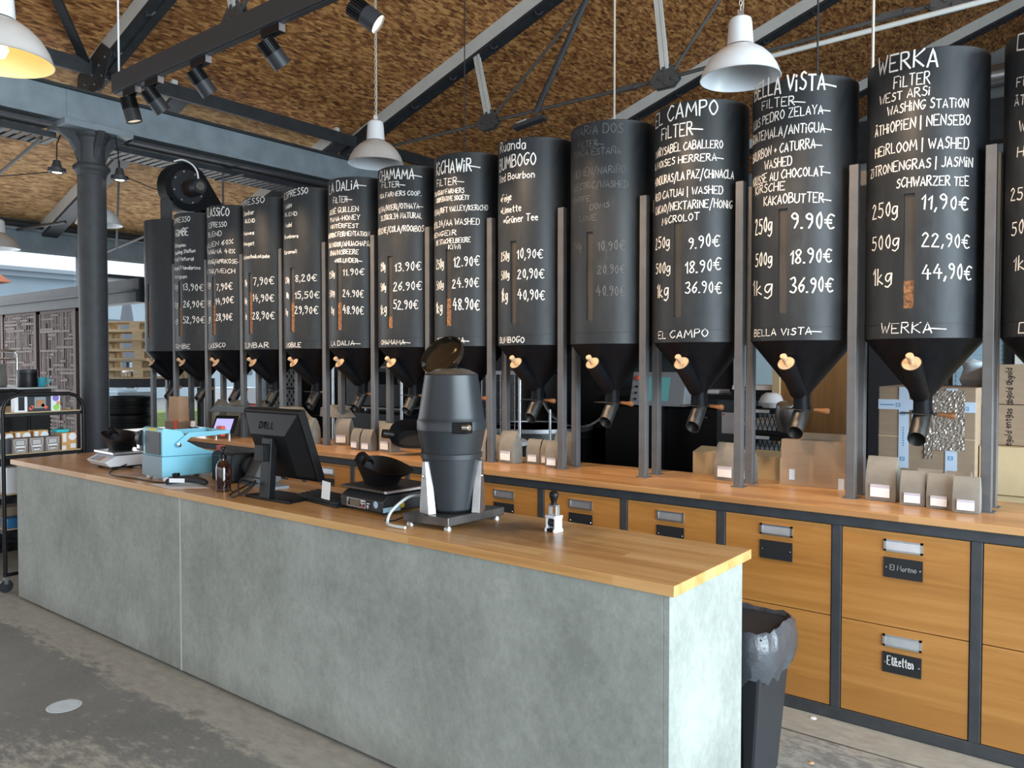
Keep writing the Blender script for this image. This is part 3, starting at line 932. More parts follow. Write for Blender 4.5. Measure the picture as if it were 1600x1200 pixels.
truss(3.575, 'nearest roof truss, its rafter foot bolted above the cast iron column', (-5.64, -3.55, -1.35))
truss(6.865, 'second roof truss, whose tie rods pass just above the middle hoppers', (-5.79, -3.59, -1.17))
truss(10.155, 'third roof truss, its pale rafter passing behind the white lamp at top right', ())
truss(13.45, 'farthest roof truss, its pale rafter rising at the upper right corner', ())
for y, lab in ((1.15, 'pale aisle rafter left of the photo edge, beyond the iron beam'), (2.24, 'pale aisle rafter in front of the cast iron column line'), (4.40, 'pale aisle rafter slanting down behind the cast iron column'), (6.56, 'pale aisle rafter seen below and above the iron beam near the fan'), (8.72, 'last pale aisle rafter, hidden behind the hoppers')):
    if y in (1.15, 2.24, 8.72): continue
    t = thing('aisle_rafter', lab, 'rafter', (-9.8, y, 3.8), 0, 'aisle rafters beyond the iron beam'); t['kind'] = 'thing'
    MB(t).prism([(-11.4, roof(-11.4) - .002), (-8.0, roof(-8.0) - .002), (-8.0, roof(-8.0) - .15), (-11.4, roof(-11.4) - .15)], 'y', y, y + .06).build('web', MT['raft'], t, 0)
    MB(t).prism([(-11.4, roof(-11.4) - .15), (-8.0, roof(-8.0) - .15), (-8.0, roof(-8.0) - .19), (-11.4, roof(-11.4) - .19)], 'y', y + .01, y + .20).build('channel', MT['frame'], t, 0)
    MB(t).cyl((-11.3, y - .3, 3.30), (-10.6, y, 3.36), .02, n=8).build('brace_rod', MT['rod'], t)
# dark purlin plates, wind braces, conduits
t = tag(MB().box(-7.98, -7.94, -6.5, 14, 4.36, 4.50).build('purlin_plate', MT['dark'], smooth=0), 'flat dark steel purlin running above the blue-grey iron beam', 'purlin'); t['kind'] = 'thing'
tag(MB().bar((-7.99, 3.52, 4.48), (-7.2, 2.9, 4.75), .03, .09, (1, 0, 0)).build('wind_brace', MT['dark'], smooth=0), 'dark flat wind brace rising from the column truss foot toward top left', 'brace')
tag(MB().cyl((-4.6, 6.2, 4.0), (-3.3, 6.2, 6.05), .028, n=8).build('wind_brace', MT['dark'], smooth=40), 'dark wind brace slanting up behind the hopper chalked Red Bourbon', 'brace')
tag(MB().cyl((-2.55, 6.7, 4.19), (-.3, 6.7, 4.23), .021, n=10).build('conduit_pipe', MT['raft'], smooth=40), 'straight pale conduit pipe crossing above the two rightmost hoppers', 'pipe')
tag(MB().cyl((-9.3, 5.2, 3.30), (-8.2, 7.2, 3.70), .014, n=8).build('tie_cable', MT['raft'], smooth=40), 'thin pale tie cable behind the black centrifugal fan', 'cable')
tag(MB().cyl((-9.9, 4.7, 3.0), (-8.35, 4.0, 3.68), .012, n=8).build('tie_rod', MT['dark'], smooth=40), 'thin dark tie rod slanting down right of the cast iron column', 'rod')
tag(MB().cyl((-11.2, 3.05, 3.05), (-8.2, 3.2, 3.72), .016, n=8).build('tie_rod', MT['rod'], smooth=40), 'thin grey tie rod crossing the aisle ceiling left of the column', 'rod')
tag(MB().cyl((-11.35, 4.88, 2.95), (-8.2, 5.1, 3.40), .016, n=8).cyl((-8.2, 5.1, 3.40), (-8.2, 5.1, 3.74), .012, n=8).build('tie_rod', MT['rod'], smooth=40), 'grey tie rod with a turnbuckle left of the black fan', 'rod')
tag(MB().bar((-9.25, 5.2, roof(-9.25)), (-8.9, 5.1, 3.2), .03, .03).bar((-9.1, 5.35, roof(-9.1)), (-8.9, 5.3, 3.3), .03, .03).build('hanger_strut', MT['beam'], smooth=0), 'pair of grey steel struts just above the black fan', 'strut')
# ducts on the far gable at the right
tag(MB().cyl((-2.5, 14.3, 6.0), (1.2, 14.3, 6.0), .17, n=24).build('air_duct', MT['alu'], smooth=40), 'silver round air duct on the far wall, upper of two', 'duct')
tag(MB().cyl((-4.5, 14.3, 4.25), (1.5, 14.3, 4.25), .36, n=24).build('air_duct', MT['wplas'], smooth=40), 'fat white air duct on the far wall, lower of two', 'duct')
tag(MB().box(-4.5, 1.5, 14.6, 14.9, 5.1, 5.75).build('crane_girder', MT['dark'], smooth=0), 'black girder crossing the far wall between the two ducts', 'girder')

# ---------------------------------------------------------------- outdoors beyond the left facade
t = thing('town_building', 'pale blue building with cornice across the yard outside', 'building', (-34, 10, 0))
MB(t).box(-36, -34, -12, 40, 0, 4.9).build('wall', MT['pale'], t, 0)
MB(t).box(-36, -33.7, -12, 40, 4.9, 5.1).box(-36, -33.5, -12, 40, 5.1, 5.25).build('cornice', M('pale_cornice', (0.42, 0.49, 0.54), 0.7), t, 0)
for k in range(8):
    MB(t).box(-33.98, -33.94, -9 + 6 * k, -7.4 + 6 * k, 1.0, 3.4).build('window', M('dull_window', (0.12, 0.17, 0.21), 0.2), t, 0)
t = thing('house', 'low building with an orange-red roof outside at the left edge', 'building', (-30, 4, 0))
MB(t).box(-30, -27, -2, 9.2, 0, 4.0).build('wall', MT['pale'], t, 0)
MB(t).prism([(-31, 4.0), (-26.6, 4.0), (-28.8, 4.75)], 'y', -2.4, 9.5).build('roof', M('orange_roof_tiles', (0.52, 0.16, 0.07), 0.8, var=0.2, scale=6), t, 0)
tag(MB().box(-11.3, -7.69, 3.86, 3.95, 2.315, 2.425).box(-11.3, -7.69, 3.80, 4.0, 2.295, 2.315).box(-11.3, -7.69, 3.83, 3.98, 2.19, 2.295).build('fence_beam', MT['dark'], smooth=0), 'dark steel beam carrying the rust-brown woven screens behind the column', 'beam')['kind'] = 'thing'


def screen(x0, x1, lab, sd):
    r = random.Random(sd)
    t = thing('woven_screen', lab, 'screen', ((x0 + x1) / 2, 3.9, 0), 0, 'rust-brown woven screens by the column')
    f = MB(t).box(x0, x0 + .03, 3.88, 3.93, .06, 2.19).box(x1 - .07, x1, 3.87, 3.94, .06, 2.19).box(x0, x1, 3.88, 3.93, .06, .1).box(x0, x1, 3.88, 3.93, 2.16, 2.19)
    f.build('frame', MT['rustd'], t, 0)
    m = MB(t)
    x = x0 + .04
    while x < x1 - .08:
        z = .1
        while z < 2.16:
            L = r.uniform(.2, .9); w = r.uniform(.012, .026)
            if r.random() < .95: m.box(x, x + w, 3.885, 3.893, z, min(z + L, 2.16))
            z += L
        x += r.uniform(.032, .045)
    z = .11
    while z < 2.15:
        x = x0 + .03
        while x < x1 - .08:
            L = r.uniform(.08, .4)
            if r.random() < .5: m.box(x, min(x + L, x1 - .07), 3.889 if r.random() < .5 else 3.878, 3.897 if r.random() < .5 else 3.886, z, z + r.uniform(.016, .03))
            x += L
        z += r.uniform(.032, .05)
    m.build('lattice', MT['rust'], t, 0)
    MB(t).box(x0, x1, 4.04, 4.05, .06, 2.19).build('dark_backing', MT['pplas'], t, 0)  # added panel, keeps daylight out of the lattice gaps


screen(-10.09, -9.12, 'rust-brown woven metal screen directly left of the cast iron column', 3)
screen(-11.14, -10.16, 'rust-brown woven metal screen, second from the column', 5)
screen(-11.29, -11.16, 'narrow end of a rust-brown woven screen at the left photo edge', 9)

# pallets on a steel rack by the facade
def pallet(name):
    t = thing(name, '', 'pallet')
    for k, yy in enumerate((-.35, 0, .35)):
        for j, xx in enumerate((-.52, 0, .52)):
            MB(t).box(xx - .07, xx + .07, yy - .05, yy + .05, .022, .1).build('block', MT['pallet'], t, 0)
        MB(t).box(-.6, .6, yy - .05, yy + .05, 0, .022).build('runner', MT['pallet'], t, 0)
    m = MB(t)
    for k in range(5): m.box(-.6, .6, -.4 + .165 * k, -.4 + .165 * k + .13, .122, .144)
    m.build('deck_boards', MT['pallet'], t, 0)
    m = MB(t)
    for xx in (-.53, 0, .53): m.box(xx - .07, xx + .07, -.4, .4, .1, .122)
    m.build('stringer', MT['pallet'], t, 0)
    return t


PX, PY = -12.17, 6.20
p0 = pallet('wooden_pallet'); p0.rotation_euler.z = math.radians(48)
p0.location = (PX, PY, 1.35); p0['label'] = 'lowest wooden pallet of the stack right of the column'; p0['group'] = 'stacked pallets right of the column'
for k, nm in enumerate(('second', 'third', 'fourth', 'fifth', 'topmost')):
    dup(p0, (PX + (.04 if k % 2 else -.03), PY - (.03 if k > 2 else 0), 1.35 + .145 * (k + 1)), nm + (' wooden pallet from below in the stack right of the column' if k < 4 else ' wooden pallet of the stack right of the column'))
t = thing('steel_rack', 'grey steel rack carrying the stacked wooden pallets', 'rack', (PX, PY, 0), 48)
MB().box(-.85, .9, -.42, -.34, 1.22, 1.345).box(-.85, .9, .34, .42, 1.22, 1.345).build('beam', MT['frame'], t, 0)
for yy in (-.9, .9):
    MB().box(yy - .05, yy + .05, -.43, -.33, 0, 1.34).build('upright', MT['dark'], t, 0)
    MB().box(yy - .05, yy + .05, .33, .43, 0, 1.34).build('upright', MT['dark'], t, 0)
# black tubs stacked under the rack
t0 = None
for k, (dx, dy, z, lab) in enumerate(((.0, .1, .0, 'lowest of the black tubs stacked under the pallet rack'), (.0, .12, .27, 'second black tub from below under the pallet rack'), (.02, .08, .54, 'third black tub from below under the pallet rack'), (.0, .1, .81, 'topmost black tub right of the column under the pallet rack'), (-.2, -.72, .0, 'black tub half hidden by the cast iron column'))):
    if t0 is None:
        t0 = thing('black_tub', lab, 'tub', (PX - .15 + dx, PY - .3 + dy, z), 0, 'black tubs under the pallet rack')
        MB().lathe([(0, 0), (.33, 0), (.35, .2), (.385, .2), (.385, .25), (.36, .26), (.345, .25), (.32, .03), (0, .03)], n=36).build('body', MT['plas'], t0, 40)
        MB().lathe([(.352, .1), (.365, .105), (.365, .125), (.354, .13)], n=36).build('rib', MT['plas'], t0, 40)
    else:
        dup(t0, (PX - .15 + dx, PY - .3 + dy, z), lab)
tag(MB().lathe([(0, 0), (.16, 0), (.18, .05), (.19, .32), (.17, .36), (.15, .36), (.16, .1), (0, .1)], (-13.6, 6.6, 1.1), 24).build('steel_urn', MT['chrome'], smooth=40, at=(-13.6, 6.6, 1.1)), 'shiny steel vessel outdoors seen below the pallets', 'vessel')
tag(MB().box(-13.9, -13.3, 6.3, 6.9, 0, 1.1).build('pedestal', MT['pale'], smooth=0), 'pale pedestal outdoors under the shiny steel vessel', 'pedestal')
t = thing('red_crate_stack', 'red and white stack of crates outdoors seen between left hopper posts', 'crates', (-15.5, 10.2, 0))
for k in range(3): MB(t).box(-16, -15, 9.5, 10.25, .36 * k, .36 * k + .33).build('crate', M('red_crate', (0.62, 0.06, 0.03), 0.5) if k == 1 else MT['wplas'], t, 0)
t = thing('parasol', 'closed grey parasol outdoors above the pallets', 'parasol', (-18.5, 9.0, 0))
MB(t).cyl((-18.5, 9.0, 0), (-18.5, 9.0, 3.2), .03, n=10).build('pole', MT['frame'], t)
MB(t).lathe([(.02, 3.2), (.1, 2.9), (.2, 2.2), (.32, 1.7), (.24, 1.6)], (-18.5, 9.0, 0), 9).build('canopy', M('grey_parasol_cloth', (0.17, 0.19, 0.22), 0.8), t, 30)
# planter of grass outdoors
tag(MB().box(-20, -19, 7.0, 12, 0, .35).build('lawn_patch', M('lawn_green', (0.24, 0.33, 0.12), 0.9, var=0.3, scale=20), smooth=0), 'strip of bright lawn outdoors behind the leftmost hopper posts', 'lawn', kind='stuff')
# ---------------------------------------------------------------- back counter: steel frame, oak worktop, drawer bays, hopper posts
YB = 3.653
def ux(k): return -.497 - .5435 * k          # centre line of upright k
t = thing('counter_frame', 'dark grey steel frame holding the oak drawers of the back counter', 'frame', (-3.5, YB, 0))
MB(t).box(-7.52, .65, YB, YB + .04, .877, .924).build('top_rail', MT['frame'], t, 0, .003)
MB(t).box(-7.52, .65, YB, YB + .04, .004, .057).build('bottom_rail', MT['frame'], t, 0, .003)
MB(t).box(-7.52, .65, 4.23, 4.27, .877, .924).build('rear_rail', MT['frame'], t, 0)
for k in range(-2, 13):
    x = ux(k)
    MB(t).box(x - .021, x + .021, YB, YB + .04, .057, .877).build('upright', MT['frame'], t, 0, .003)
tag(MB().box(-7.62, .7, 3.63, 4.28, .925, .957).build('worktop', MT['top2'], smooth=0, bevel=.003), 'long oak worktop of the back counter beneath the coffee hoppers', 'worktop')

WH = M('plate_writing_chalk', (0.72, 0.73, 0.74), 0.9)
WHF = M('faded_plate_writing', (0.30, 0.32, 0.34), 0.9)
MT['plate'] = M('slate_label_plate', (0.010, 0.012, 0.015), 0.6)


def drawer(t, z0, z1, xa, xb, text=None, tm=None):
    d = MB(t).box(xa, xb, YB + .004, YB + .024, z0, z1).build('drawer', MT['drawer'], t, 0, .0015)
    c = (xa + xb) / 2
    zt = z1 - .032
    f = MB(t)
    for a, b, e, g in ((c - .076, c + .076, zt - .008, zt), (c - .076, c + .076, zt - .05, zt - .042), (c - .076, c - .066, zt - .05, zt), (c + .066, c + .076, zt - .05, zt)):
        f.box(a, b, YB - .003, YB + .01, e, g)
    f.add([(c - .066, YB - .002, zt - .042), (c + .066, YB - .002, zt - .042), (c + .066, YB + .003, zt - .008), (c - .066, YB + .003, zt - .008)], [(0, 1, 2, 3)])
    f.build('recessed_pull', MT['alu'], d, 0)
    zl = z1 - .108
    MB(t).box(c - .076, c + .076, YB - .0015, YB + .006, zl - .086, zl).build('label_plate', MT['plate'], d, 0)
    m = MB(t)
    for s in (-1, 1): m.lathe([(0, .003), (.003, .0025), (.0045, 0)], (c + s * .066, YB - .0015, zl - .043), 8, (0, -1, 0))
    m.build('screw', MT['chrome'], d)
    if text:
        m = MB(t)
        for s, u0, u1, v, cap, wd in text:
            write(m, s, lambda u, v_: (c + u, YB - .0028, zl + v_), u0, u1, v, v, cap, wd, jit=.04)
        m.build('label_writing', tm, d, 0)


def bay(k, lab, top=None, bot=None, tmt=WHF, tmb=WH):
    xa, xb = ux(k) + .024, ux(k - 1) - .024
    t = thing('drawer_unit', lab, 'drawers', ((xa + xb) / 2, YB + .3, .06), 0, 'oak drawer units of the back counter')
    MB(t).box(xa - .002, xb + .002, YB + .028, 4.22, .06, .872).build('carcass', MT['plas'], t, 0)
    drawer(t, .4675, .874, xa, xb, top, tmt)
    drawer(t, .060, .4635, xa, xb, bot, tmb)
    return t


bay(0, 'oak drawer unit cut off by the right photo edge')
bay(1, 'oak drawer unit with two chalked plates, Etiketten on the lower', [('El Moreno', -.05, .052, -.052, .022, .0028)], [('Etiketten', -.056, .045, -.052, .036, .0042)])
bay(2, 'oak drawer unit behind the black waste bin, top plate blank', None, [('Keep Cup', -.035, .022, -.024, .014, .0026), ('&', -.012, -.002, -.046, .013, .0026), ('(Kinto)', -.04, .018, -.07, .016, .0026)])
b3 = bay(3, 'oak drawer unit whose top edge shows just behind the counter end')
for k, lab in ((4, 'oak drawer unit right behind the numbering stamp'), (5, 'oak drawer unit visible just right of the grinder legs'), (6, 'oak drawer unit hidden behind the black grinder'), (7, 'oak drawer unit half visible behind the black scoop'), (8, 'oak drawer unit between the black monitor and the scoop'),
               (9, 'oak drawer unit hidden behind the black monitor'), (10, 'oak drawer unit behind the brown pump bottle'), (11, 'oak drawer unit behind the light blue sealing machine'), (12, 'last oak drawer unit at the far left of the back counter')):
    dup(b3, ((ux(k) + ux(k - 1)) / 2, YB + .3, .06), lab)

# hopper posts: a front and a rear square tube in every gap
TX = lambda i: -.226 - .5535 * i
RANK = ['the cut-off hopper at the right edge', 'the hopper chalked 44,90€', 'the hopper chalked KAKAOBUTTER', 'the hopper chalked MiCROLOT', 'the wiped hopper', 'the hopper chalked Red Bourbon', 'the hopper chalked KiWi', 'the hopper chalked ROOiBOS', 'the hopper chalked HOLUNDER', 'the hopper chalked 15,50€', 'the hopper chalked Milchschokolade', 'the hopper chalked 60%', 'the hopper chalked 52,90€', 'the blank leftmost hopper']
pf = pr = None
for i in range(14):
    x = TX(i) - (.277 if i < 13 else .15)
    a = 'steel post left of ' + RANK[i]
    if pf is None:
        pf = thing('hopper_post', '', 'post', (x, 3.935, .957), 0, 'steel posts carrying the hoppers')
        MB().box(-.021, .021, -.021, .021, 0, 1.565).build('tube', MT['post'], pf, 0, .003)
        MB().box(-.034, .034, -.03, .03, 0, .004).build('base_plate', MT['post'], pf, 0)
        pr = dup(pf, (x, 4.085, .957), 'rear ' + a)
    else:
        dup(pf, (x, 3.935, .957), 'front ' + a)
        dup(pf, (x, 4.085, .957), 'rear ' + a)
        continue
    pf['label'] = 'front ' + a
for o in COL.objects:
    if o.name.startswith('hopper_post') and o.location.x < -7.5:
        o.scale.z = .42

# ---------------------------------------------------------------- the coffee hoppers
TR = .25
ZB, ZT = 1.705, 2.948
SLOT = {0: -4, 1: -3.9, 2: -4, 3: -3.6, 4: -1.3, 5: 0, 6: 3.6, 7: 4.4, 8: 7, 9: 5.6, 10: 4.4, 11: 5.9, 12: 6.2, 13: 4.6}
BEAN = {1: 1.957, 6: 2.013, 7: 1.916, 8: 2.038, 9: 2.064, 10: 2.175, 11: 2.093, 12: 2.10, 13: 2.186}
TLAB = ['black coffee hopper cut off by the right photo edge', 'black coffee hopper chalked 11,90€, 22,90€ and 44,90€', 'black coffee hopper chalked with KAKAOBUTTER above its slot', 'black coffee hopper chalked with MiCROLOT above its slot',
        'black coffee hopper with wiped, barely readable chalk writing', 'black coffee hopper chalked Red Bourbon, with *Feige, *Limette listed', 'black coffee hopper chalked KiWi, right behind the grinder lid', 'black coffee hopper chalked ROOiBOS and 52.90€',
        'black coffee hopper chalked +HOLUNDER and 24.90€', 'black coffee hopper chalked 8,20€, 15,50€ and 29,90€', 'black coffee hopper chalked Milchschokolade and 28,90€', 'black coffee hopper chalked 60% and 40%', 'black coffee hopper chalked 13,90€, 26,90€ and 52,90€', 'leftmost black coffee hopper without visible writing, below the fan']


def P(phi, z, r=TR): return (r * math.sin(phi), -r * math.cos(phi), z)


def hopper_parts(t):
    hw = math.radians(5.3)
    z0, z1 = 1.836 - ZB, 2.336 - ZB
    H = ZT - ZB
    n = 64
    angs = [-hw, 0, hw] + [hw + (2 * PI - 2 * hw) * k / n for k in range(1, n)]
    zs = [0, .064, z0, z1, H]
    m = MB()
    N = len(angs)
    for z in zs: m.v += [P(a, z) for a in angs]
    for j in range(4):
        for k in range(N):
            if j == 2 and k in (0, 1): continue
            m.f.append((j * N + k, j * N + (k + 1) % N, (j + 1) * N + (k + 1) % N, (j + 1) * N + k))
    # rolled top rim and recessed lid
    b = len(m.v)
    for r, z in ((TR, H), (TR - .006, H + .004), (TR - .012, H), (TR - .012, H - .03)): m.v += [P(a, z, r) for a in angs]
    for j in range(3):
        for k in range(N): m.f.append((b + j * N + k, b + j * N + (k + 1) % N, b + (j + 1) * N + (k + 1) % N, b + (j + 1) * N + k))
    m.f.append(tuple(b + 3 * N + k for k in range(N)))
    # recess walls of the slot
    b = len(m.v)
    ring = [P(-hw, z0), P(0, z0), P(hw, z0), P(hw, z1), P(0, z1), P(-hw, z1)]
    rin = [P(-hw, z0, TR - .012), P(0, z0, TR - .012), P(hw, z0, TR - .012), P(hw, z1, TR - .012), P(0, z1, TR - .012), P(-hw, z1, TR - .012)]
    m.v += ring + rin
    for k in range(6): m.f.append((b + k, b + (k + 1) % 6, b + 6 + (k + 1) % 6, b + 6 + k))
    body = m.build('body', MT['tank'], t, 40)
    s = MB()
    s.lathe([(TR + .0002, .062), (TR + .0016, .0625), (TR + .0016, .0655), (TR + .0002, .066)], n=64)
    s.build('seam_ring', MT['blk'], body, 40)
    g = MB()
    g.v += [P(-hw, z0, TR - .0118), P(0, z0, TR - .0118), P(hw, z0, TR - .0118), P(hw, z1, TR - .0118), P(0, z1, TR - .0118), P(-hw, z1, TR - .0118)]
    g.f.append((0, 1, 4, 5)); g.f.append((1, 2, 3, 4))
    g.build('sight_glass', MT['slot'], body, 0)
    MB().lathe([(TR - .001, 0), (.041, -.262), (.041, -.275)], n=56).build('cone', MT['cone'], t, 40)
    MB().pipe((0, 0, -.272), (0, 0, -.338), .040, .036, 28).lathe([(.045, -.336), (.045, -.328), (.040, -.328)], n=28).build('neck', MT['cone'], t, 40)
    g = MB().box(-.095, .05, -.055, .055, -.3445, -.3405)
    g.box(.045, .062, -.012, .012, -.349, -.336)
    g.build('slide_gate', MT['pipe'], t, 0, .001)
    MB().lathe([(0, 0), (.0085, 0), (.0095, .012), (.010, .03), (.0145, .06), (.0155, .07), (.013, .076), (0, .077)], (.058, 0, -.343), 18, (1, 0, -.06)).build('gate_handle', MT['hand'], t, 45)
    p0, c = V(0, .004, -.345), V(-.012, -.062, -.458)
    ax = (c - p0).normalized(); nn = V(0, -.80, -.60)
    m = MB(); xx, yy = m.ring_axes(ax); rings = []
    for base, rr, cut in ((p0, .039, 0), (c, .039, 1), (c, .036, 1), (p0, .036, 0)):
        ring = []
        for k in range(32):
            p = base + (xx * math.cos(2 * PI * k / 32) + yy * math.sin(2 * PI * k / 32)) * rr
            if cut: p = p - ax * ((p - c).dot(nn) / ax.dot(nn))
            ring.append(p)
        rings.append(ring)
    m.loft(rings, False).build('outlet_pipe', MT['pipe'], t, 40)
    d = Vector((0, -.79, .613)).normalized()
    c = Vector((-.006, -.216, -.108))
    e = c - d * .235
    m = MB(); m.pipe(e, c, .044, .040, 28)
    tb = m.build('sampler_tube', MT['cone'], t, 40)
    MB().cyl(c - d * .012, c - d * .001, .0398, n=28).build('wooden_plug', MT['beech'], tb, 40, .001)
    MB().lathe([(0, 0), (.011, 0), (.012, .03), (.0165, .045), (.0165, .055), (.014, .058), (0, .058)], c - d * .002, 18, d).build('plug_knob', MT['beech'], tb, 40)
    return t


NUDGE = {(3, 'MiCROLOT'): -.014, (3, 'KAKAO/NEKTARiNE/HONiG'): .008, (2, 'KiRSCHE'): .014, (2, 'KAKAOBUTTER~'): -.006, (1, 'WEST ARSi'): .012, (8, '+HOLUNDER~'): -.012, (8, 'JOHANNiSBEERE'): .006}
first = None
HOP = []
for i in range(14):
    loc = (TX(i), 4.06, ZB)
    if first is None:
        first = thing('coffee_hopper', TLAB[0], 'hopper', loc, 0, 'chalkboard coffee hoppers in a row')
        hopper_parts(first)
        t = first
    else:
        t = dup(first, loc, TLAB[i])
    HOP.append(t)
    for ch in t.children:
        if ch.name.startswith('body'): ch.rotation_euler.z = math.radians(SLOT[i])
for i, t in enumerate(HOP):
    a0 = math.radians(SLOT[i]); hw = math.radians(5.2)
    if i in BEAN:
        m = MB(); zb = BEAN[i] - ZB
        m.v += [P(a0 + s * hw, z, TR - .0105) for z in (.132, zb) for s in (-1, 0, 1)]
        m.f += [(0, 1, 4, 3), (1, 2, 5, 4)]
        m.build('coffee_beans', MT['bean'], t, 0)
    if TEXT.get(i):
        rd = random.Random(i)
        pc = math.degrees(math.atan2(-TX(i), 4.06))
        for s, p0, p1, z0, z1, cap in TEXT[i]:
            if p0 < pc - 90 + 20 and p0 > pc - 92: p0 += 8
            z0 += NUDGE.get((i, s), 0); z1 += NUDGE.get((i, s), 0)
            if cap < .058 and '€' not in s and not s.endswith('g'): cap *= .88
            m = MB()
            wd = min(.0085, max(.0046, .10 * cap)) * (.8 if i == 4 else 1)
            write(m, s, lambda u, v: (lambda a: P(a, v - ZB, TR + .0012))(u / TR), math.radians(p0) * TR, math.radians(p1) * TR, z0, z1, cap, wd, rd)
            m.build('chalk_line', MT['chalkfaint'] if i == 4 else MT['chalk'], t, 0)
# ---------------------------------------------------------------- concrete front counter
CT = .942
t = thing('service_counter', 'long service counter of grey-green fibre cement panels with an oak top', 'counter', (-3.5, 2.4, 0))
MB(t).box(-5.9, -1.1, 2.16, 2.66, 0, .03).build('plinth', MT['plas'], t, 0)
MB(t).box(-5.928, -3.842, 2.125, 2.145, .016, .907).build('front_panel', MT['conc'], t, 0, .002)
MB(t).box(-3.838, -1.10, 2.125, 2.145, .016, .907).build('front_panel', MT['conc'], t, 0, .002)
MB(t).box(-1.10, -1.079, 2.125, 2.677, .016, .907).build('end_panel', MT['conc'], t, 0, .002)
MB(t).box(-5.928, -5.908, 2.147, 2.677, .016, .907).build('end_panel', MT['conc'], t, 0, .002)
MB(t).box(-5.9, -1.1, 2.655, 2.675, .03, .907).build('rear_panel', MT['frame'], t, 0)
MB(t).box(-3.8455, -3.8345, 2.1235, 2.13, .016, .907).build('joint_strip', M('joint_filler', (0.45, 0.47, 0.45), 0.7), t, 0)
MB(t).box(-6.0, -1.058, 2.112, 2.706, .908, CT).build('oak_top', MT['top'], t, 0, .0025)

# ---------------------------------------------------------------- things on the front counter
# 1. black shop scale with a scoop
t = thing('shop_scale', 'black counter scale with display beside the grinder', 'scale', (-2.66, 2.47, CT), -4)
MB().prism([(-.155, .012), (.15, .012), (.15, .085), (-.12, .085), (-.155, .06)], 'x', -.15, .15).build('housing', MT['plas2'], t, 0, .006)
m = MB()
for a in (-.12, .12):
    for b in (-.12, .12): m.cyl((a, b, 0), (a, b, .013), .016, n=12)
m.build('foot', MT['plas'], t, 40)
MB().box(-.165, .165, -.145, .16, .094, .106).build('platter', M('brown_scale_platter', (0.075, 0.06, 0.052), 0.35, 0.6, var=0.2, scale=9), t, 0, .003)
MB().box(.150, .166, -.146, .161, .0945, .1065).build('platter_edge', MT['alu'], t, 0, .002)
MB().box(-.03, .03, -.03, .03, .085, .095).build('load_pin', MT['plas'], t, 0)


def slopept(u, v, off=.0008):
    """Point on the slanted upper front face of the scale: u across, v up 0..1."""
    a, b = Vector((u, -.155, .012)), Vector((u, -.155, .06))
    p = a + (b - a) * v
    return (p.x, p.y - off, p.z)


d = MB(); d.add([slopept(-.125, .12), slopept(.075, .12), slopept(.075, .96), slopept(-.125, .96)], [(0, 1, 2, 3)])
dp = d.build('display_panel', M('display_black', (0.006, 0.006, 0.007), 0.15), t, 0)
m = MB()
for a, b, e, f in ((-.098, .036, .17, .20), (-.098, .036, .89, .92), (-.098, -.0955, .17, .92), (.0335, .036, .17, .92)):
    m.add([slopept(a, e, .0014), slopept(b, e, .0014), slopept(b, f, .0014), slopept(a, f, .0014)], [(0, 1, 2, 3)])
for a, b, e, f in ((.0, .03, .74, .84), (.0, .03, .54, .62), (.005, .015, .42, .47), (.005, .012, .66, .7), (.045, .066, .62, .70), (.045, .058, .42, .5), (.045, .058, .3, .38), (.048, .054, .2, .26), (-.092, -.086, .76, .84), (-.092, -.086, .6, .68)):
    m.add([slopept(a, e, .0014), slopept(b, e, .0014), slopept(b, f, .0014), slopept(a, f, .0014)], [(0, 1, 2, 3)])
m.build('display_marks', MT['white'], dp, 0)
m = MB(); m.add([slopept(-.075, .25, .0014), slopept(-.005, .25, .0014), slopept(-.005, .85, .0014), slopept(-.075, .85, .0014)], [(0, 1, 2, 3)])
m.build('lcd', M('lcd_olive', (0.13, 0.11, 0.075), 0.2), dp, 0)
m = MB(); m.add([slopept(-.002, .27, .0015), slopept(.03, .27, .0015), slopept(.03, .36, .0015), slopept(-.002, .36, .0015)], [(0, 1, 2, 3)])
m.build('red_marks', M('red_print', (0.5, 0.03, 0.04), 0.5), dp, 0)
m = MB(); m.lathe([(0, .001), (.0155, .001)], (.108, -.1555, .045), 20, (0, -1, 0)); m.build('round_sticker', M('pale_blue_sticker', (0.42, 0.58, 0.78), 0.5), t, 0)
m = MB(); m.lathe([(0, .001), (.0125, .001)], (.1505, -.045, .036), 20, (1, 0, 0)); m.build('round_sticker', M('yellow_sticker', (0.75, 0.62, 0.05), 0.5), t, 0)
MB().box(.1502, .151, -.15, -.055, .014, .034).build('inspection_label', M('cyan_label', (0.40, 0.62, 0.75), 0.5), t, 0)


def scoop(name, lab, loc, rz, s=1.0):
    """Rectangular weighing scoop with a flared pouring lip and a neck spout."""
    t = thing(name, lab, 'scoop', loc, rz)
    def ring(hx0, hx1, hy, z0, z1, n=28):
        out = []
        for k in range(n):
            a = 2 * PI * k / n
            c, sn = math.cos(a), math.sin(a)
            p = 2.6
            cx = math.copysign(abs(c) ** (2 / p), c); sy = math.copysign(abs(sn) ** (2 / p), sn)
            x = cx * (hx1 if cx > 0 else hx0)
            out.append((x * s, sy * hy * s, (z0 + (z1 - z0) * (x + hx0) / (hx0 + hx1)) * s))
        return out
    m = MB()
    m.loft([ring(.095, .085, .06, 0, 0), ring(.115, .11, .075, .045, .035), ring(.135, .195, .105, .115, .064), ring(.133, .193, .103, .116, .065), ring(.112, .107, .072, .046, .037), ring(.09, .08, .057, .004, .004)])
    m.build('bowl', MT['plas'], t, 45)
    MB().lathe([(.028, 0), (.032, .03), (.031, .075), (.029, .075), (.028, .03), (.024, 0)], (-.115 * s, 0, .075 * s), 20, (-.85, 0, .35)).build('spout', MT['plas'], t, 40)
    return t


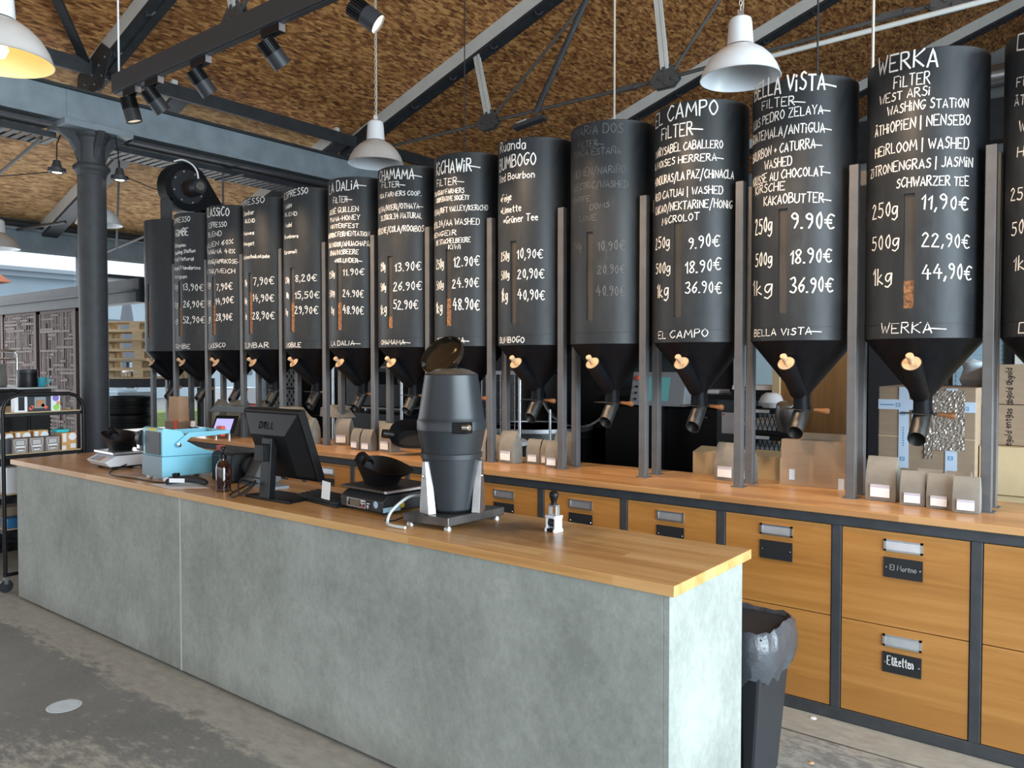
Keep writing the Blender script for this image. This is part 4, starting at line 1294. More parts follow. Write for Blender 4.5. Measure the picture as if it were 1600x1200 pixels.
scoop('coffee_scoop', 'black plastic scoop with spout resting on the black counter scale', (-2.685, 2.45, CT + .107), -12)
# 2. white scale with scoop at the far end
t = thing('shop_scale', 'white counter scale at the far left end of the concrete counter', 'scale', (-5.02, 2.39, CT), -3)
MB().prism([(-.12, .02), (.13, .02), (.13, .085), (-.08, .085), (-.15, .05)], 'x', -.145, .14).build('housing', MT['wplas'], t, 0, .005)
m = MB()
for a in (-.1, .1):
    for b in (-.08, .1): m.cyl((a, b, 0), (a, b, .022), .018, n=12)
m.build('foot', MT['plas'], t, 40)
MB().box(-.135, .135, -.11, .13, .012, .03).build('base', MT['plas'], t, 0, .003)
MB().box(-.14, .14, -.105, .13, .092, .107).build('platter', MT['alu'], t, 0, .003)
MB().add([(-.1, -.1441, .055), (-.03, -.1441, .055), (-.03, -.098, .076), (-.1, -.098, .076)], [(0, 1, 2, 3)]).build('sticker', M('blue_print_label', (0.3, 0.42, 0.6), 0.5), t, 0)
MB().add([(-.02, -.1441, .055), (.04, -.1441, .055), (.04, -.098, .076), (-.02, -.098, .076)], [(0, 1, 2, 3)]).build('sticker', M('tan_print_label', (0.5, 0.33, 0.25), 0.5), t, 0)
scoop('coffee_scoop', 'black plastic scoop resting on the white counter scale', (-5.04, 2.4, CT + .108), -8)

# 3. light blue sealing machine
BL = M('sky_blue_paint', (0.21, 0.55, 0.70), 0.35, var=0.04, scale=5)
BLG = M('shaded_blue', (0.16, 0.24, 0.29), 0.4)  # greyer blue, shade of the front face put in the colour
t = thing('bag_sealer', 'light blue bag sealing machine with lever arm on the concrete counter', 'machine', (-4.33, 2.42, CT), -3)
y0 = -.18
MB().prism([(y0, .02), (y0 + .345, .02), (y0 + .345, .125), (y0, .135)], 'x', -.12, .12).build('lower_housing', BL, t, 0, .004)
MB().prism([(y0 + .005, .137), (y0 + .345, .127), (y0 + .345, .13), (y0 + .285, .15), (y0 + .265, .152), (y0 + .205, .178), (y0 + .15, .21), (y0 + .135, .245), (y0 + .11, .272), (y0 + .02, .292), (y0 + .005, .285)], 'x', -.118, .118).build('upper_housing', BL, t, 0, .004)
MB().box(-.12, .12, y0 - .0025, y0 + .002, .02, .134).build('shaded_front', BLG, t, 0)
MB().box(-.085, .10, y0 + .0, y0 + .006, .142, .27).build('black_front', MT['plas2'], t, 0, .003)
MB().box(-.055, .055, y0 + .001, y0 + .0045, .274, .290).build('warning_label', M('yellow_label', (0.6, 0.5, 0.03), 0.5), t, 0)
arm = MB()
for sx in (-.125, .121):
    arm.prism([(y0 + .075, .205), (y0 + .095, .18), (y0 + .16, .235), (y0 + .27, .235), (y0 + .40, .242), (y0 + .40, .262), (y0 + .26, .262), (y0 + .15, .262)], 'x', sx - (.004 if sx < 0 else 0), sx + (.008 if sx < 0 else .014))
arm.cyl((-.12, y0 + .39, .252), (.12, y0 + .39, .252), .009, n=10)
am = arm.build('lever_arm', BL, t, 0)
MB().lathe([(0, .012), (.012, .010), (.014, 0)], (.135, y0 + .09, .197), 16, (1, 0, 0)).build('pivot_bolt', MT['chrome'], am)
MB().box(-.03, .03, y0 + .40, y0 + .43, .215, .275).build('red_grip', M('red_grip_plastic', (0.75, 0.09, 0.05), 0.45), am, 0, .005)
MB().box(-.03, .03, y0 + .40, y0 + .43, .10, .16).build('red_grip', bpy.data.materials['red_grip_plastic'], t, 0, .005)
MB().box(-.1, .1, y0 + .345, y0 + .42, .06, .11).build('jaw', BLG, t, 0, .003)
m = MB(); m.cyl((-.17, y0 + .03, .22), (-.125, y0 + .03, .22), .05, n=24)
m.build('roll_holder', MT['plas'], t, 40)
MB().box(-.2, -.12, y0 + .0, y0 + .08, .15, .26).build('tape_unit', MT['plas2'], t, 0, .006)
MB().box(-.178, -.15, y0 - .004, y0 + .004, .165, .235).build('tape_window', MT['chrome'], t, 0)
m = MB()
for a in (-.1, .1):
    for b in (y0 + .03, y0 + .31): m.cyl((a, b, 0), (a, b, .022), .016, n=12)
m.build('foot', MT['white'], t, 40)
tag(MB().tube(cv([(-4.88, 2.36, CT + .03), (-4.80, 2.22, CT + .004), (-4.62, 2.17, CT + .004), (-4.4, 2.185, CT + .004), (-4.2, 2.19, CT + .004), (-4.1, 2.22, CT + .004)]), .0038, 8).build('power_cable', MT['plas'], smooth=60), 'thin black cable lying in front of the light blue sealing machine', 'cable')

# 4. paper, hand scanner, label printer, pump bottle
tag(MB().add([(-4.18, 2.14, CT + .0006), (-3.95, 2.125, CT + .0006), (-3.80, 2.27, CT + .0006), (-4.06, 2.30, CT + .0006), (-4.18, 2.14, CT + .0014), (-3.95, 2.125, CT + .0014), (-3.80, 2.27, CT + .0014), (-4.06, 2.30, CT + .0014)], [(0, 3, 2, 1), (4, 5, 6, 7), (0, 1, 5, 4), (1, 2, 6, 5), (2, 3, 7, 6), (3, 0, 4, 7)]).build('paper_sheet', MT['white'], smooth=0), 'white sheet of paper under the hand scanner', 'paper')
t = thing('hand_scanner', 'dark grey hand scanner lying on the white paper', 'scanner', (-3.99, 2.225, CT + .0014), 32)
def ell(x, hy, hz, zc, n=16): return [(x, hy * math.cos(2 * PI * k / n), max(zc + hz * math.sin(2 * PI * k / n), .0)) for k in range(n)]
MB().loft([ell(-.085, .02, .012, .014), ell(-.08, .032, .017, .02), ell(-.03, .034, .02, .03), ell(.03, .026, .02, .036), ell(.09, .022, .017, .03), ell(.125, .024, .016, .02), ell(.14, .012, .008, .016)]).build('body', MT['plas2'], t, 50)
MB().box(-.055, .03, -.035, -.031, .02, .042).build('label', MT['white'], t, 0)
MB().box(-.05, -.02, -.016, .016, .045, .066).build('trigger', MT['plas'], t, 0, .004)
t = thing('label_printer', 'black label printer behind the brown pump bottle', 'printer', (-3.93, 2.55, CT), -4)
MB().prism([(-.12, 0), (.12, 0), (.12, .11), (.08, .155), (-.10, .165), (-.12, .15)], 'x', -.13, .10).build('housing', MT['plas'], t, 0, .012)
MB().lathe([(0, 0), (.045, 0), (.05, .02), (.05, .05), (0, .05)], (.09, -.02, .09), 24, (1, 0, 0)).build('paper_roll_door', MT['plas2'], t, 40)
MB().box(-.05, .0, -.1225, -.119, .105, .109).build('badge', MT['wplas'], t, 0)
t = thing('pump_bottle', 'brown glass bottle with black pump on the concrete counter', 'bottle', (-3.66, 2.262, CT))
MB().lathe([(0, 0), (.034, 0), (.0375, .004), (.0375, .115), (.034, .135), (.022, .152), (.015, .158), (.0145, .168), (0, .168)], n=36).build('glass_body', M('brown_bottle_glass', (0.028, 0.006, 0.004), 0.06, spec=0.6, coat=0.5), t, 40)
pm = MB().lathe([(0, .166), (.0175, .166), (.0175, .19), (.012, .195), (.006, .196), (.006, .212), (.012, .214), (.012, .228), (0, .23)], n=24).build('pump_head', MT['plas'], t, 40)
MB().tube([(0, 0, .222), (.025, -.012, .222), (.036, -.017, .215)], .0045, 8).build('nozzle', MT['plas'], pm)

# 5. monitor, stand, cables, keyboard, card terminal
t = thing('monitor', 'black computer monitor seen from behind, on the concrete counter', 'monitor', (-3.25, 2.33, CT), 0)
R = Matrix.Rotation(math.radians(19), 4, 'X')
def mp(x, y, z):
    """Panel space: x across, y back(-)/front(+), z up from the panel centre."""
    v = R @ Vector((x, y, z)); return (v.x, v.y - .005, v.z + .262)
W, Hh = .222, .178
m = MB(); m.add([mp(a, b, c) for b in (-.012, .028) for a, c in ((-W, -Hh), (W, -Hh), (W, Hh), (-W, Hh))], [(0, 1, 2, 3), (7, 6, 5, 4), (0, 4, 5, 1), (1, 5, 6, 2), (2, 6, 7, 3), (3, 7, 4, 0)])
pn = m.build('panel', MT['plas'], t, 0, .004)
m = MB(); m.add([mp(a, -.012, c) for a, c in ((-.205, -.16), (.205, -.16), (.205, .162), (-.205, .162))] + [mp(a, -.062, c) for a, c in ((-.135, -.135), (.135, -.135), (.135, .075), (-.135, .075))], [(4, 5, 6, 7), (0, 1, 5, 4), (1, 2, 6, 5), (2, 3, 7, 6), (3, 0, 4, 7)])
m.build('back_shell', MT['plas'], pn, 0, .003)
# raised maker's lettering on the slanted upper back
def bk(u, v):
    k = (v - .075) / (.162 - .075)
    p = Vector(mp(u, -.062 + k * .05, v)); n = R @ Vector((0, -.87, -.5)); return tuple(p - n * 0 + (R @ Vector((0, -1, .57))).normalized() * .0015)
m = MB()
lt = {'D': [[(0, 0), (.6, 0), (1, .35), (1, .65), (.6, 1), (0, 1), (0, 0)]], 'E': [[(1.0, .25), (.62, 0), (.1, .32), (.2, .55), (.95, .95), (.55, 1.0), (.12, .75)], [(.3, .3), (.95, .62)]], 'L': [[(0, 1), (0, 0), (.8, 0)]]}
for ch, ox in (('D', -.075), ('E', -.042), ('L', -.008), ('L', .02)):
    for s in lt[ch]:
        pts = []
        for a, b in zip(s, s[1:]): pts += [(a[0] + (b[0] - a[0]) * k / 4, a[1] + (b[1] - a[1]) * k / 4) for k in range(4)]
        pts.append(s[-1])
        m.tube([bk(ox + a * .022, .100 + b * .028) for a, b in pts], .0021, 6)
m.build('maker_lettering', M('gloss_black_letters', (0.001, 0.001, 0.001), 0.2), pn, 0)
MB().add([mp(a, .0285, c) for a, c in ((-.205, -.165), (.205, -.165), (.205, .165), (-.205, .165))], [(0, 1, 2, 3)]).build('screen', M('monitor_screen', (0.05, 0.06, 0.08), 0.1), pn, 0)
m = MB()
m.prism([(-.115, .012), (-.075, .012), (-.055, .30), (-.095, .30)], 'x', -.035, .04)
m.build('neck', MT['plas'], t, 0, .005)
MB().box(-.03, .03, -.14, -.06, .19, .27).build('hinge', MT['plas'], t, 0, .004)
MB().prism([(-.17, -.10), (.175, -.10), (.155, .075), (-.15, .075)], 'z', 0, .014).build('base', MT['plas'], t, 0, .004)
for k, (pts, lab) in enumerate((
    ([(-3.29, 2.2, CT + .09), (-3.33, 2.18, CT + .05), (-3.42, 2.17, CT + .008), (-3.50, 2.2, CT + .006), (-3.56, 2.3, CT + .02), (-3.55, 2.38, CT + .05)], 'black cable looping from the monitor neck towards the pump bottle'),
    ([(-3.29, 2.205, CT + .085), (-3.36, 2.21, CT + .04), (-3.45, 2.22, CT + .006), (-3.52, 2.26, CT + .05), (-3.56, 2.33, CT + .075), (-3.52, 2.42, CT + .05)], 'grey cable arching behind the pump bottle'),
    ([(-3.46, 2.19, CT + .02), (-3.53, 2.21, CT + .045), (-3.58, 2.3, CT + .06), (-3.57, 2.4, CT + .03)], 'short black cable curl right of the pump bottle'))):
    tag(MB().tube(cv(pts), .0042, 8).build('cable', MT['plas'] if k != 1 else MT['plas2'], smooth=60), lab, 'cable')
t = thing('keyboard', 'black computer keyboard lying behind the monitor stand', 'keyboard', (-2.98, 2.40, CT), -8)
MB().prism([(-.075, 0), (.075, 0), (.075, .026), (-.075, .012)], 'x', -.22, .17).build('case', MT['plas'], t, 0, .003)
m = MB()
for r in range(5):
    for c in range(17): m.box(-.21 + c * .0215, -.193 + c * .0215, -.065 + r * .026, -.046 + r * .026, .013 + r * .0024, .021 + r * .0026)
m.build('keys', MT['plas2'], t, 0)
tag(MB().prism([(-3.23, 2.47), (-3.07, 2.43), (-3.05, 2.52), (-3.2, 2.56)], 'z', CT, CT + .002).build('note_sheet', MT['white'], smooth=0), 'white note sheet lying behind the keyboard, left one', 'paper')
tag(MB().prism([(-2.99, 2.485), (-2.80, 2.49), (-2.78, 2.60), (-2.98, 2.62)], 'z', CT, CT + .004).build('note_sheet', MT['card2'], smooth=0), 'cream note lying between keyboard and black scale', 'paper')
tag(MB().add([(-2.955, 2.325, CT + .03), (-2.89, 2.32, CT + .028), (-2.90, 2.335, CT + .105), (-2.965, 2.34, CT + .11), (-2.955, 2.3262, CT + .03), (-2.89, 2.3212, CT + .028), (-2.90, 2.3362, CT + .105), (-2.965, 2.3412, CT + .11)], [(0, 3, 2, 1), (4, 5, 6, 7), (0, 1, 5, 4), (1, 2, 6, 5), (2, 3, 7, 6), (3, 0, 4, 7)]).build('paper_slip', MT['white'], smooth=0), 'white paper slip hanging at the lower right monitor corner', 'paper')
t = thing('card_terminal', 'sloping grey payment terminal left of the monitor', 'terminal', (-3.74, 2.52, CT), -10)
MB().prism([(-.08, 0), (.09, 0), (.11, .02), (.075, .235), (.05, .24), (-.06, .02)], 'x', -.065, .06).build('housing', M('mid_grey_plastic', (0.085, 0.09, 0.095), 0.45), t, 0, .006)
MB().add([(-.015, -.0115, .112), (.025, -.0115, .112), (.025, .009, .152), (-.015, .009, .152)], [(0, 1, 2, 3)]).build('lit_icon', M('blue_icon', (0.1, 0.12, 0.5), 0.4, emit=((0.35, 0.4, 0.9), 1.2)), t, 0)
tag(MB().prism([(-3.68, 2.45), (-3.5, 2.43), (-3.48, 2.53), (-3.66, 2.56)], 'z', CT, CT + .012).build('letter_tray', M('grey_blue_tray', (0.25, 0.31, 0.36), 0.5), smooth=0), 'pale grey-blue tray lying under the payment terminal', 'tray')

# 6. grinder
GX, GY = -2.203, 2.395
t = thing('coffee_grinder', 'barrel-shaped matt black coffee grinder on a steel base', 'grinder', (GX, GY, CT))
BK = M('matt_black_enamel', (0.020, 0.0235, 0.028), 0.36, var=0.05, scale=20)
z = lambda a: a - CT
MB().lathe([(0, z(1.0)), (.088, z(1.0)), (.096, z(1.008)), (.120, z(1.21)), (.125, z(1.212)), (.126, z(1.232)), (.122, z(1.236)), (.1385, z(1.325)), (.1405, z(1.327)), (.1405, z(1.362)), (.1385, z(1.366)), (.134, z(1.38)), (.109, z(1.548)), (.105, z(1.553)), (0, z(1.553))], n=64).build('barrel', BK, t, 30)
bs = MB()
bs.prism([(-.115, -.165), (.11, -.14), (.125, .19), (-.085, .16)], 'z', .018, .052)
bs.build('base_plate', M('worn_dark_steel', (0.16, 0.155, 0.15), 0.32, 0.85, var=0.4, scale=12), t, 0, .003)
for a, b in ((-.095, -.14), (.09, -.12), (.10, .165), (-.07, .14)):
    MB().lathe([(0, 0), (.017, 0), (.017, .006), (.01, .019), (0, .019)], (a, b, 0), 16).build('foot', MT['steel'], t, 40)
for ang in (258, 20, 140):
    a = math.radians(ang); u = Vector((math.cos(a), math.sin(a), 0)); w = Vector((-math.sin(a), math.cos(a), 0))
    m = MB()
    pts = [u * .10 - w * .034 + V(0, 0, .053), u * .135 - w * .034 + V(0, 0, .053), u * .135 + w * .034 + V(0, 0, .053), u * .10 + w * .034 + V(0, 0, .053),
           u * .108 - w * .010 + V(0, 0, .262), u * .135 - w * .010 + V(0, 0, .262), u * .135 + w * .010 + V(0, 0, .262), u * .108 + w * .010 + V(0, 0, .262)]
    m.add(pts, [(0, 3, 2, 1), (4, 5, 6, 7), (0, 1, 5, 4), (1, 2, 6, 5), (2, 3, 7, 6), (3, 0, 4, 7)])
    lg = m.build('leg', MT['steel'], t, 0, .001)
    MB().lathe([(0, .004), (.006, .003), (.008, 0)], u * .1352 + V(0, 0, .2), 10, u).build('bolt', MT['chrome'], lg)
lt_ = MB().obox((.118, -.066, z(1.342)), (.032, .012, 0), (-.010, .026, 0), (0, 0, .022)).build('latch', MT['plas'], t, 0, .003)
MB().cyl((.135, -.08, z(1.345)), (.168, -.078, z(1.345)), .0125, n=16).build('latch_knob', MT['chrome'], lt_, 40, .002)
MB().lathe([(.105, z(1.553)), (.07, z(1.57)), (.045, z(1.575)), (.045, z(1.568)), (.06, z(1.556))], n=32).build('bean_funnel', MT['steel'], t, 40)
lid = MB()
dl = Vector((.05, -.62, .5)).normalized()
lid.lathe([(.098, 0), (.099, .012), (.092, .03), (.06, .045), (.02, .05), (0, .05), (0, .047), (.02, .047), (.058, .042), (.089, .028), (.095, .012), (.095, 0), (.098, 0)], V(-.085, .03, z(1.635)), 40, -dl)
SMK = M('smoked_acrylic', (0.012, 0.009, 0.006), 0.06, spec=0.6, coat=0.6)
ld = lid.build('smoked_lid', SMK, t, 40)
MB().bar(V(-.09, .04, z(1.555)), V(-.09, .06, z(1.58)), .012, .01).bar(V(-.03, .04, z(1.555)), V(-.03, .06, z(1.58)), .012, .01).build('hinge', MT['plas'], ld, 0)
tag(MB().tube(cv([(-2.335, 2.345, CT + .105), (-2.36, 2.30, CT + .10), (-2.375, 2.225, CT + .055), (-2.36, 2.185, CT + .015), (-2.32, 2.175, CT + .008), (-2.25, 2.178, CT + .008)]), .0062, 10).build('grinder_cable', M('pale_grey_cable', (0.55, 0.6, 0.62), 0.45), smooth=60), 'pale grey cable curving down at the left of the grinder base', 'cable')
tag(MB().tube(cv([(-2.50, 2.31, CT + .012), (-2.45, 2.27, CT + .005), (-2.43, 2.24, CT + .004), (-2.40, 2.26, CT + .005), (-2.37, 2.29, CT + .02)]), .003, 8).build('scale_cable', MT['plas'], smooth=60), 'thin black cable between the black scale and the grinder', 'cable')

# 7. numbering stamp
t = thing('hand_stamp', 'self-inking hand stamp with black knob standing alone on the counter', 'stamp', (-1.775, 2.515, CT), -8)
m = MB()
for s in (-1, 1): m.prism([(-.026, 0), (.026, 0), (.026, .010), (.020, .016), (.020, .05), (.024, .056), (.024, .064), (-.024, .064), (-.024, .056), (-.020, .05), (-.020, .016), (-.026, .010)], 'x', s * .022 - .004, s * .022 + .004)
m.box(-.024, .024, -.024, .024, .054, .064)
m.build('housing', MT['wplas'], t, 0, .0015)
MB().box(-.020, .020, -.022, .022, .002, .012).build('ink_base', MT['plas'], t, 0)
MB().lathe([(0, -.017), (.017, -.017), (.017, .017), (0, .017)], (0, 0, .034), 20, (1, 0, 0)).build('number_wheels', MT['plas2'], t, 40)
m = MB(); m.box(-.022, -.015, -.011, .011, .05, .104).box(.015, .022, -.011, .011, .05, .104).box(-.022, .022, -.011, .011, .098, .106)
m.build('yoke', MT['steel'], t, 0, .002)
MB().lathe([(0, .104), (.012, .104), (.011, .112), (.0135, .125), (.018, .136), (.0185, .146), (.014, .155), (.006, .158), (0, .158)], n=28).build('knob', MT['plas'], t, 50)

# 8. waste bin behind the counter end
t = thing('waste_bin', 'black waste bin with plastic liner behind the counter end', 'bin', (-1.20, 2.93, 0))
m = MB(t)
m.loft([[(-1.30, 2.82, 0), (-1.09, 2.82, 0), (-1.09, 3.08, 0), (-1.30, 3.08, 0)], [(-1.33, 2.785, .60), (-1.045, 2.785, .60), (-1.045, 3.115, .60), (-1.33, 3.115, .60)]])
m.build('body', MT['plas2'], t, 0, .012)
m = MB(t)
for x in (-1.25, -1.13): m.loft([[(x - .008, 2.815, .02), (x + .008, 2.815, .02), (x + .008, 2.825, .02), (x - .008, 2.825, .02)], [(x - .008, 2.779, .52), (x + .008, 2.779, .52), (x + .008, 2.79, .52), (x - .008, 2.79, .52)]])
m.build('rib', MT['plas'], t, 0)
rr = random.Random(4)
def rect(hx, hy, z, jit, n=44):
    out = []
    for k in range(n):
        a = 2 * PI * k / n
        c, s = math.cos(a), math.sin(a)
        p = 5
        r = (abs(c) ** p + abs(s) ** p) ** (-1 / p)
        out.append((-1.1875 + hx * r * c + rr.uniform(-jit, jit), 2.95 + hy * r * s + rr.uniform(-jit, jit), z + rr.uniform(-jit, jit) * 1.5))
    return out
MB(t).loft([rect(.152, .172, .43, .010), rect(.166, .182, .47, .010), rect(.172, .19, .53, .006), rect(.168, .186, .59, .005), rect(.152, .172, .615, .004), rect(.142, .163, .60, .003), rect(.13, .15, .5, .004), rect(.1, .12, .4, .004)], False).build('liner', M('grey_bin_liner', (0.06, 0.065, 0.075), 0.22, bump=0.5, scale=25, spec=0.7), t, 30)

# floor details
t = tag(MB().lathe([(0, .0012), (.072, .0012), (.074, 0)], (-3.90, 1.58, 0), 40).build('floor_sticker', M('pale_blue_vinyl', (0.62, 0.70, 0.76), 0.5), smooth=0, at=(-3.90, 1.58, 0)), 'round pale sticker on the floor in front of the counter', 'sticker')
m = MB()
for s in (-1, 1): m.lathe([(.012, .0016), (.0135, .0016)], (s * .013, 0, 0), 20)
m.lathe([(.062, .0016), (.0635, .0016)], (0, 0, 0), 40)
m.build('printed_rings', M('grey_print', (0.35, 0.40, 0.45), 0.6), t, 0)
tag(MB().lathe([(0, .004), (.012, .003), (.015, 0)], (-1.12, 3.61, 0), 10).build('crumpled_paper', MT['white'], at=(-1.12, 3.61, 0)), 'tiny white paper scrap at the foot of the drawer frame', 'paper')
tag(MB().lathe([(0, .003), (.010, .002), (.013, 0)], (-1.0, 3.20, 0), 9).build('wood_chip', MT['beech'], at=(-1.0, 3.20, 0)), 'pale wood chip on the floor beyond the waste bin', 'chip')

# ---------------------------------------------------------------- pendant lamps
def pendant(t, lit, body, inner, top):
    MB().lathe([(0, .352), (.04, .35), (.060, .336), (.066, .31), (.0745, .188), (.078, .182), (0, .182)], n=40).build('gear_housing', MT['lamp'], t, 40)
    MB().lathe([(.0775, .183), (.079, .183), (.079, .176), (.0775, .176)], n=40).build('band', MT['plas'], t, 40)
    prof = [(.072, .182), (.095, .172), (.140, .142), (.180, .100), (.208, .052), (.222, .012), (.226, 0)]
    sh = MB().lathe(prof + [(.229, -.003), (.225, -.005)], n=64).build('shade', body, t, 50)
    MB().lathe([(.225, -.004), (.219, .012), (.204, .050), (.176, .096), (.136, .137), (.08, .165), (0, .174)], n=64).build('inner_reflector', inner, sh, 50)
    if lit: MB().lathe([(0, .01), (.03, .015), (.045, .05), (.03, .1), (.02, .16)], n=20).build('bulb', MT['bulb'], t, 50)
    MB().box(-.018, .018, -.004, .004, .35, .395).build('hook_plate', MT['alu'], t, 0, .002)
    m = MB()
    zz, k = .385, 0
    while zz < top:
        w = Vector((.007, 0, 0)) if k % 2 else Vector((0, .007, 0))
        m.tube([V(0, 0, zz), w + V(0, 0, zz + .008), w + V(0, 0, zz + .026), V(0, 0, zz + .034), -w + V(0, 0, zz + .026), -w + V(0, 0, zz + .008), V(0, 0, zz)], .0026, 5)
        zz += .029; k += 1
    m.tube([(.012, .012, .35), (.016, .014, .5), (.012, .01, top)], .003, 5)
    m.build('chain', MT['chain'], t, 0)


def lamp(lab, loc, lit=False, body=None):
    t = thing('pendant_lamp', lab, 'lamp', loc, random.Random(loc[0]).uniform(0, 90), 'industrial pendant lamps')
    pendant(t, lit, body or MT['lampg'], MT['bulbinner'] if lit else MT['lamp'], roof(loc[0]) - loc[2])
    return t


MT['bulbinner'] = M('lamp_glow_enamel', (0.85, 0.72, 0.42), 0.4)  # yellow lamp glow painted into the reflector colour
lamp('white pendant lamp hanging at the upper right, between the two trusses', (-1.84, 4.47, 3.245), False, MT['lamp'])
lamp('grey pendant lamp hanging in the middle above the hopper chalked ROOiBOS', (-4.97, 4.49, 3.24))
lamp('lit pendant lamp with warm yellow glow at the upper left corner', (-4.07, 1.41, 2.965), True)
lamp('white pendant lamp half hidden behind the cast iron column', (-8.81, 4.0, 3.08), False, MT['lamp'])
lamp('grey pendant lamp cut off by the left edge below the aisle roof', (-11.0, 3.79, 3.0))


def point(loc, e, col, r=.05):
    l = bpy.data.lights.new('lamp_glow', 'POINT'); l.energy = e; l.color = col; l.shadow_soft_size = r
    o = bpy.data.objects.new('lamp_glow', l); COL.objects.link(o); o.location = loc


point((-4.07, 1.41, 2.955), 1.3, (1.0, 0.70, 0.30), .05)

# ---------------------------------------------------------------- lighting trunking with spot heads
TY = 2.7
t = thing('light_trunking', 'long dark lighting trunking hung from the roof at upper left', 'light track', (-2, TY, 3.48))
MB(t).box(-5.67, 3.2, TY - .03, TY + .03, 3.48, 3.607).build('profile', M('trunking_grey', (0.05, 0.053, 0.06), 0.45, 0.3), t, 0, .002)
MB(t).box(-5.66, 3.2, TY - .016, TY + .016, 3.472, 3.481).build('track_rail', MT['frame'], t, 0)
for x in (-5.62, -1.5, 2.6):
    MB(t).cyl((x, TY, 3.6), (x, TY, roof(x)), .0065, n=8).build('white_cord', MT['white'], t, 0)
HEADS = ((-5.44, (.10, .22, -.95), 0), (-5.14, (.12, .62, -.78), 0), (-4.57, (.12, .62, -.78), 0), (-3.83, (.12, .68, -.74), 0), (-3.07, (.66, .52, -.62), 1), (-2.1, (.5, .5, -.7), 1), (-1.15, (.4, .6, -.7), 1))  # last two heads are unseen, added for their light on the hoppers
HL = ('track spotlight nearest the left end of the trunking, turned away', 'second track spotlight from the left end of the trunking', 'third track spotlight, middle of the dark trunking', 'fourth track spotlight, high at the upper middle', 'bright track spotlight shining down right at the top edge', 'added unseen track spotlight above the top photo edge', 'added unseen track spotlight beyond the top photo edge, farther right')
for k, (x, dr, lit) in enumerate(HEADS):
    d = Vector(dr).normalized()
    t = thing('track_spotlight', HL[k], 'spotlight', (x, TY, 3.48), 0, 'track spotlights on the trunking')
    MB(t).box(x - .085, x + .085, TY - .022, TY + .022, 3.425, 3.473).build('adapter', MT['plas'], t, 0, .002)
    MB(t).box(x + .0851, x + .0865, TY - .02, TY + .02, 3.428, 3.47).build('adapter_cap', MT['alu'], t, 0)
    c0 = V(x - .03, TY, 3.365)
    MB(t).cyl((x - .03, TY, 3.43), c0, .014, n=12).build('stem', MT['plas'], t, 40)
    a0, a1, a2 = c0 - d * .05, c0 + d * .03, c0 + d * .115
    m = MB(t)
    m.cyl(a0, a1, .043, n=24)
    rx, ry = m.ring_axes(d)
    for j in range(22):
        an = 2 * PI * j / 22
        r_ = rx * math.cos(an) + ry * math.sin(an); s_ = d.cross(r_)
        m.obox((a0 + a1) / 2 + r_ * .047, d * .04, r_ * .006, s_ * .0028)
    m.build('heat_sink', MT['plas'], t, 30)
    MB(t).pipe(a1, a2, .053, .050, 32).build('barrel', MT['plas2'], t, 40)
    MB(t).cyl(a2 - d * .02, a2 - d * .012, .0495, n=32).build('lens', MT['lens'] if lit else MT['lens0'], t, 40)
    l = bpy.data.lights.new('spot_beam', 'SPOT'); l.energy = 120; l.color = (1.0, 0.72, 0.47); l.spot_size = math.radians(62); l.spot_blend = .7; l.shadow_soft_size = .04
    o = bpy.data.objects.new('spot_beam', l); COL.objects.link(o)
    o.location = a2 + d * .01
    tgt = Vector((x + .35, 3.85, 1.9)) if k else Vector((x - .4, 3.9, 1.9))
    o.rotation_euler = (tgt - o.location).to_track_quat('-Z', 'Y').to_euler()

# small bell lamps on the column
for y, x, lab in ((3.30, -8.12, 'small bell spotlight on the left side of the column capital'), (3.78, -7.88, 'small bell spotlight on the right side of the column capital')):
    z0 = 3.40 if y < 3.5 else 3.38
    t = thing('bell_lamp', lab, 'lamp', (x, y, z0), 0, 'small bell lamps on the column')
    MB(t).lathe([(0, z0 + .13), (.03, z0 + .12), (.042, z0 + .07), (.05, z0 + .05), (.078, z0 + .045), (.08, z0 + .01), (.06, z0), (.055, z0 + .012), (0, z0 + .02)], (x, y, 0), 28).build('shade', MT['frame'], t, 40)
    MB(t).lathe([(0, z0 + .004), (.042, z0 + .006)], (x, y, 0), 20).build('lens', MT['lens'], t, 0)
    MB(t).tube([(x, y, z0 + .12), (x + .01, y + (.0 if y < 3.5 else -.02), z0 + .28), (x + .02, y + (.06 if y < 3.5 else -.05), z0 + .44)], .006, 6).build('cord', MT['plas'], t)
tag(MB().tube(cv([(-8.14, 3.27, 3.41), (-8.6, 2.95, 3.38), (-9.3, 2.85, 3.5), (-9.9, 2.9, 3.72)]), .005, 6).build('hanging_wire', MT['plas'], smooth=60), 'thin black wire hanging left of the column capital', 'wire')
tag(MB().tube(cv([(-7.85, 3.83, 3.42), (-7.7, 4.05, 3.32), (-7.55, 4.15, 3.29), (-7.44, 4.1, 3.30)]), .005, 6).build('hanging_wire', MT['plas'], smooth=60), 'thin black wire hanging between bell lamp and black fan', 'wire')

